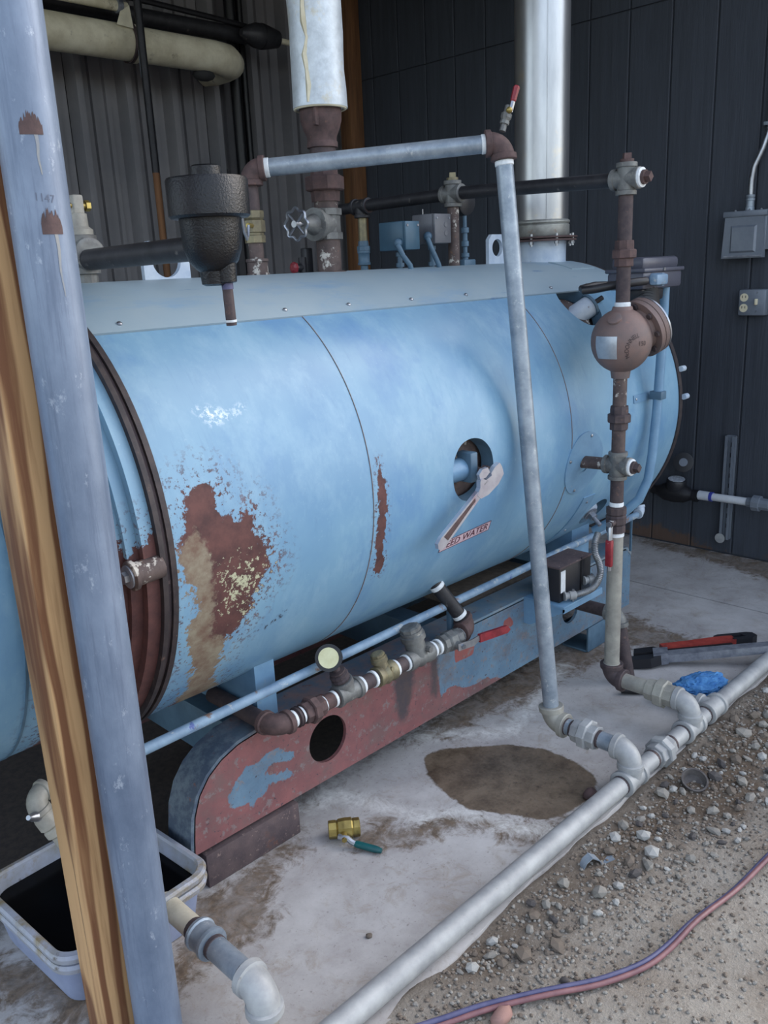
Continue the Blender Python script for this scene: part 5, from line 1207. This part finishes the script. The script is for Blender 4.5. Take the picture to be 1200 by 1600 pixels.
# ------------------------------------------------------------------ pipes at the back wall
ip = thing('insulated_pipe', 'thick dirty white insulated pipe along the back metal wall', 'pipe', (2.5, 4.5, 2.78))
IZ = 2.870
part(ip, 'jacket', MB().tube([(1.2, 4.5, IZ), (1.9, 4.5, IZ), (2.5, 4.5, IZ), (3.1, 4.5, IZ), (3.22, 4.505, IZ), (3.32, 4.53, IZ), (3.39, 4.59, IZ), (3.41, 4.68, IZ), (3.41, 4.86, IZ)], [.092, .092, .088, .086, .087, .088, .088, .086, .084], 24), 'jacket_dirty')
part(ip, 'strap', MB().lathe((2.665, 4.5, IZ), XP, [(0, .09), (0, .098), (.02, .098), (.02, .09)], 28, closed=False), 'iron_brown'); part(ip, 'band', MB().lathe((2.685, 4.5, IZ), XP, [(0, .088), (.002, .095), (.03, .094), (.032, .088)], 28), 'jacket_dirty'); part(ip, 'strap_tail', MB().box((2.672, 4.405, IZ-.18), (2.69, 4.412, IZ-.05), .002), 'cover_grey')
part(ip, 'torn_wrap', MB().add([V(2.57, 4.42, IZ+.06), V(2.66, 4.41, IZ+.05), V(2.655, 4.42, IZ+.16), V(2.61, 4.44, IZ+.13), V(2.64, 4.46, IZ+.08)], [(0, 1, 2, 3), (1, 4, 2), (0, 3, 4), (3, 2, 4), (0, 4, 1)], False), 'jacket_dirty')
part(ip, 'hanger_pad', MB().ball((3.15, 4.52, IZ-.10), .06, 1.2, .8, .55, 2), 'corr_back')
bp = thing('brown_pipe', 'slim brown vertical pipe in front of the insulated pipe', 'pipe', (2.66, 4.3, 0))
part(bp, 'upper_length', MB().cyl((2.632, 4.3, 2.2), (2.632, 4.3, 3.75), .020, 14), 'dark_iron'); part(bp, 'lower_length', MB().cyl((2.632, 4.3, 0), (2.632, 4.3, 2.2), .019, 14), 'timber')
pipes = [((3.52, 4.72, 0), (3.52, 4.72, 3.75), .035, 'tall black pipe nearest the insulated pipe end on the back wall'), ((3.61, 4.75, 0), (3.61, 4.75, 3.75), .024, 'slim black pipe beside the tall black one on the back wall')]
for a, b, r, lb in pipes: solo('black_wall_pipe', MB().cyl(a, b, r, 16), 'black_cast', lb, 'pipe', 'black pipes on the back wall')
ch = thing('overhead_pipe', 'black overhead pipe above the insulated one ending in a ribbed coupling', 'pipe', (3.0, 4.6, 2.95))
part(ch, 'pipe', MB().cyl((1.3, 4.62, 3.045), (3.55, 4.62, 3.045), .045, 16), 'black_pipe'); part(ch, 'cable', MB().tube([(2.5, 4.58, 3.125), (2.9, 4.58, 3.115), (3.3, 4.58, 3.10), (3.6, 4.58, 3.085)], .016, 8), 'dark_iron')
part(ch, 'coupling', MB().lathe((3.44, 4.52, 3.03), XP, [(0, .02), (.05, .05), (.10, .068), (.16, .072), (.22, .06), (.27, .05), (.28, .03)], 20), 'black_pipe')
for i in range(6): part(ch, 'rib', MB().lathe((3.58+.02*i, 4.52, 3.03), XP, [(0, .072-.004*i), (.008, .073-.004*i)], 18), 'dark_iron')
part(ch, 'stub', MB().cyl((3.72, 4.52, 3.025), (3.86, 4.52, 3.022), .017, 12), 'jacket_dirty')
up_ = thing('pale_overhead_pipe', 'pale pipe with clamp above the thick insulated pipe', 'pipe', (2.3, 4.45, 2.98))
part(up_, 'pipe', MB().cyl((1.3, 4.46, 3.035), (2.66, 4.46, 3.028), .026, 14), 'jacket_dirty'); part(up_, 'clamp', MB().lathe((2.60, 4.46, 3.028), XP, [(0, .028), (.002, .034), (.03, .034), (.032, .028)], 14), 'steel_dark')
solo('wall_bracket', MB().box((3.30, 4.80, 2.27), (3.46, 4.84, 2.31), .003).box((3.30, 4.74, 2.27), (3.315, 4.84, 2.31), .003), 'black_pipe', 'small black bracket on the back wall beside the black pipes', 'bracket')

# ------------------------------------------------------------------ stones
def rock_mesh(name, seed, sub=1):
    rg = np.random.default_rng(seed); bm = bmesh.new(); bmesh.ops.create_icosphere(bm, subdivisions=sub, radius=1)
    sx = rg.uniform(.8, 1.2); sy = rg.uniform(.6, .95); sz = rg.uniform(.4, .7)
    for v in bm.verts:
        kq = rg.uniform(.78, 1.12); v.co = V(v.co.x*sx*kq, v.co.y*sy*kq, v.co.z*sz*kq)
    me = bpy.data.meshes.new(name); bm.to_mesh(me); bm.free(); return me
STM = ['stone_a', 'stone_a', 'stone_b', 'stone_c', 'stone_b', 'stone_d']
protos = []
for i in range(18):
    me = rock_mesh('stone', 100+i); me.materials.append(MAT[STM[i % 6]]); protos.append(me)
STONE_POLY = [(1.25, 1.10), (1.45, 1.0), (1.75, .93), (2.1, .85), (2.6, .72), (3.6, .55), (3.6, 1.16), (1.28, 1.16)]
cnt = 0; tries = 0; rg = random.Random(11); placed = []
while cnt < 255 and tries < 20000:
    tries += 1
    x = rg.uniform(1.2, 3.55); yy = rg.uniform(.55, 1.14)
    if sdpoly(np.array([x]), np.array([yy]), STONE_POLY)[0] < 0: continue
    if rg.random() > (.25+.75*min(1, max(0, (yy-.70)/.3))): continue
    s = rg.choice([.011, .013, .016, .019, .023, .030])*rg.uniform(.85, 1.15)
    if any((x-a)**2+(yy-b)**2 < (s+c_)**2*.7 for a, b, c_ in placed): continue
    if yy > 1.145-s: continue
    if min(math.hypot(x-p.x, yy-p.y) for p in P2) < s+.02: continue
    if math.hypot(x-2.391, yy-1.058) < .055 or math.hypot(x-1.85, yy-1.1) < .06: continue
    placed.append((x, yy, s))
    o = bpy.data.objects.new('stone', protos[rg.randrange(18)]); C.objects.link(o)
    o.location = (x, yy, gz(x, yy)+s*.28); o.scale = (s, s, s); o.rotation_euler = (rg.uniform(-.3, .3), rg.uniform(-.3, .3), rg.uniform(0, 6.28))
    cn_ = {'stone_a': 'grey', 'stone_b': 'brown', 'stone_c': 'whitish', 'stone_d': 'dark grey'}[o.data.materials[0].name]; sz_ = 'large' if s > .021 else ('medium' if s > .0145 else 'small')
    o['label'] = '%s %s loose stone in the gravel strip along the ground pipe' % (sz_, cn_); o['category'] = 'stone'; o['group'] = '%s %s loose stones along the ground pipe' % (sz_, cn_); cnt += 1
# fine gravel, uncountable
src = []
for i in range(10):
    me = rock_mesh('g', 300+i, 0 if False else 1); src.append((np.array([v.co[:] for v in me.vertices]), [tuple(p.vertices) for p in me.polygons])); bpy.data.meshes.remove(me)
g = np.random.default_rng(1); m_ = MB(); k_ = 0
while k_ < 8500:
    x = g.uniform(.6, 3.7); yy = g.uniform(.1, 1.15); pr0 = .22+.78*max(0, min(1, (yy-.6)/.4))
    if g.uniform() > pr0 or not (x > .75+(1.115-yy)*.2) or yy > edge(x)-.004: continue
    v, f_ = src[g.integers(10)]; s = g.uniform(.0025, .008); a_ = g.uniform(0, 6.28); ca, sa = math.cos(a_), math.sin(a_)
    pz = gz(x, yy)
    m_.add([(x+s*(p[0]*ca-p[1]*sa), yy+s*(p[0]*sa+p[1]*ca), pz+s*(.2+p[2])) for p in v], f_, False); k_ += 1
o = solo('gravel', m_, 'stone_a', 'fine gravel scattered over the dirt yard', 'gravel', kind='stuff')
o.data.materials.append(MAT['stone_b']); nf = len(src[0][1]); pi_ = np.repeat(g.integers(0, 2, 8500), nf).astype(np.int32); o.data.polygons.foreach_set('material_index', pi_)
def rock(name, x, y, s, mat, label, cat, seed, sz=1, sub=2, z=None):
    me = rock_mesh(name, seed, sub)
    if sub > 1: me.polygons.foreach_set('use_smooth', [True]*len(me.polygons))
    me.materials.append(MAT[mat]); o = bpy.data.objects.new(name, me); C.objects.link(o)
    o.location = (x, y, (gz(x, y) if z is None else z)+s*.35); o.scale = (s, s, s*sz); o['label'] = label; o['category'] = cat; return o
rock('stone', 1.245, .962, .030, 'stone_pink', 'rounded pink stone under the hose at the bottom of the picture', 'stone', 51, 1.3)
rock('stone', 2.10, 1.262, .028, 'iron_rust', 'rusty brown stone against the ground pipe beside the wet patch', 'stone', 52, 1.1, z=0)
rock('stone', 1.43, .915, .014, 'stone_d', 'small dark grey stone lying alone above the hose', 'stone', 53, 1.2)
rock('stone', 1.21, 1.36, .011, 'stone_b', 'small dark pebble lying on the pale slab left of the ground pipe', 'stone', 54, 1, z=0)
# half buried cap and pipe strap
m_ = MB().lathe((2.391, 1.058, -.02), V(-.35, -.35, 1), [(0, .03), (.02, .04), (.042, .043), (.042, .037), (.02, .030), (.012, .002)], 20, closed=False)
solo('iron_cup', m_, 'stone_d', 'dark half buried iron cup lying open among the stones', 'cup')
sp = [V(1.80, 1.105, -.012), V(1.812, 1.10, .010), V(1.83, 1.093, .020), V(1.848, 1.083, .008), V(1.86, 1.076, -.010), V(1.885, 1.068, -.008), V(1.90, 1.063, -.008)]
m_ = MB(); wv_ = V(.45, .9, 0).normalized()*.013; vv = []
for p in sp: vv += [p-wv_, p+wv_, p-wv_+V(0, 0, .003), p+wv_+V(0, 0, .003)]
ff = []
for i in range(len(sp)-1): a_ = i*4; ff += [(a_, a_+1, a_+5, a_+4), (a_+2, a_+6, a_+7, a_+3), (a_, a_+4, a_+6, a_+2), (a_+1, a_+3, a_+7, a_+5)]
m_.add(vv, ff, True); solo('pipe_strap', m_, 'galv', 'bent galvanized pipe strap lying on the gravel beside the ground pipe', 'strap')
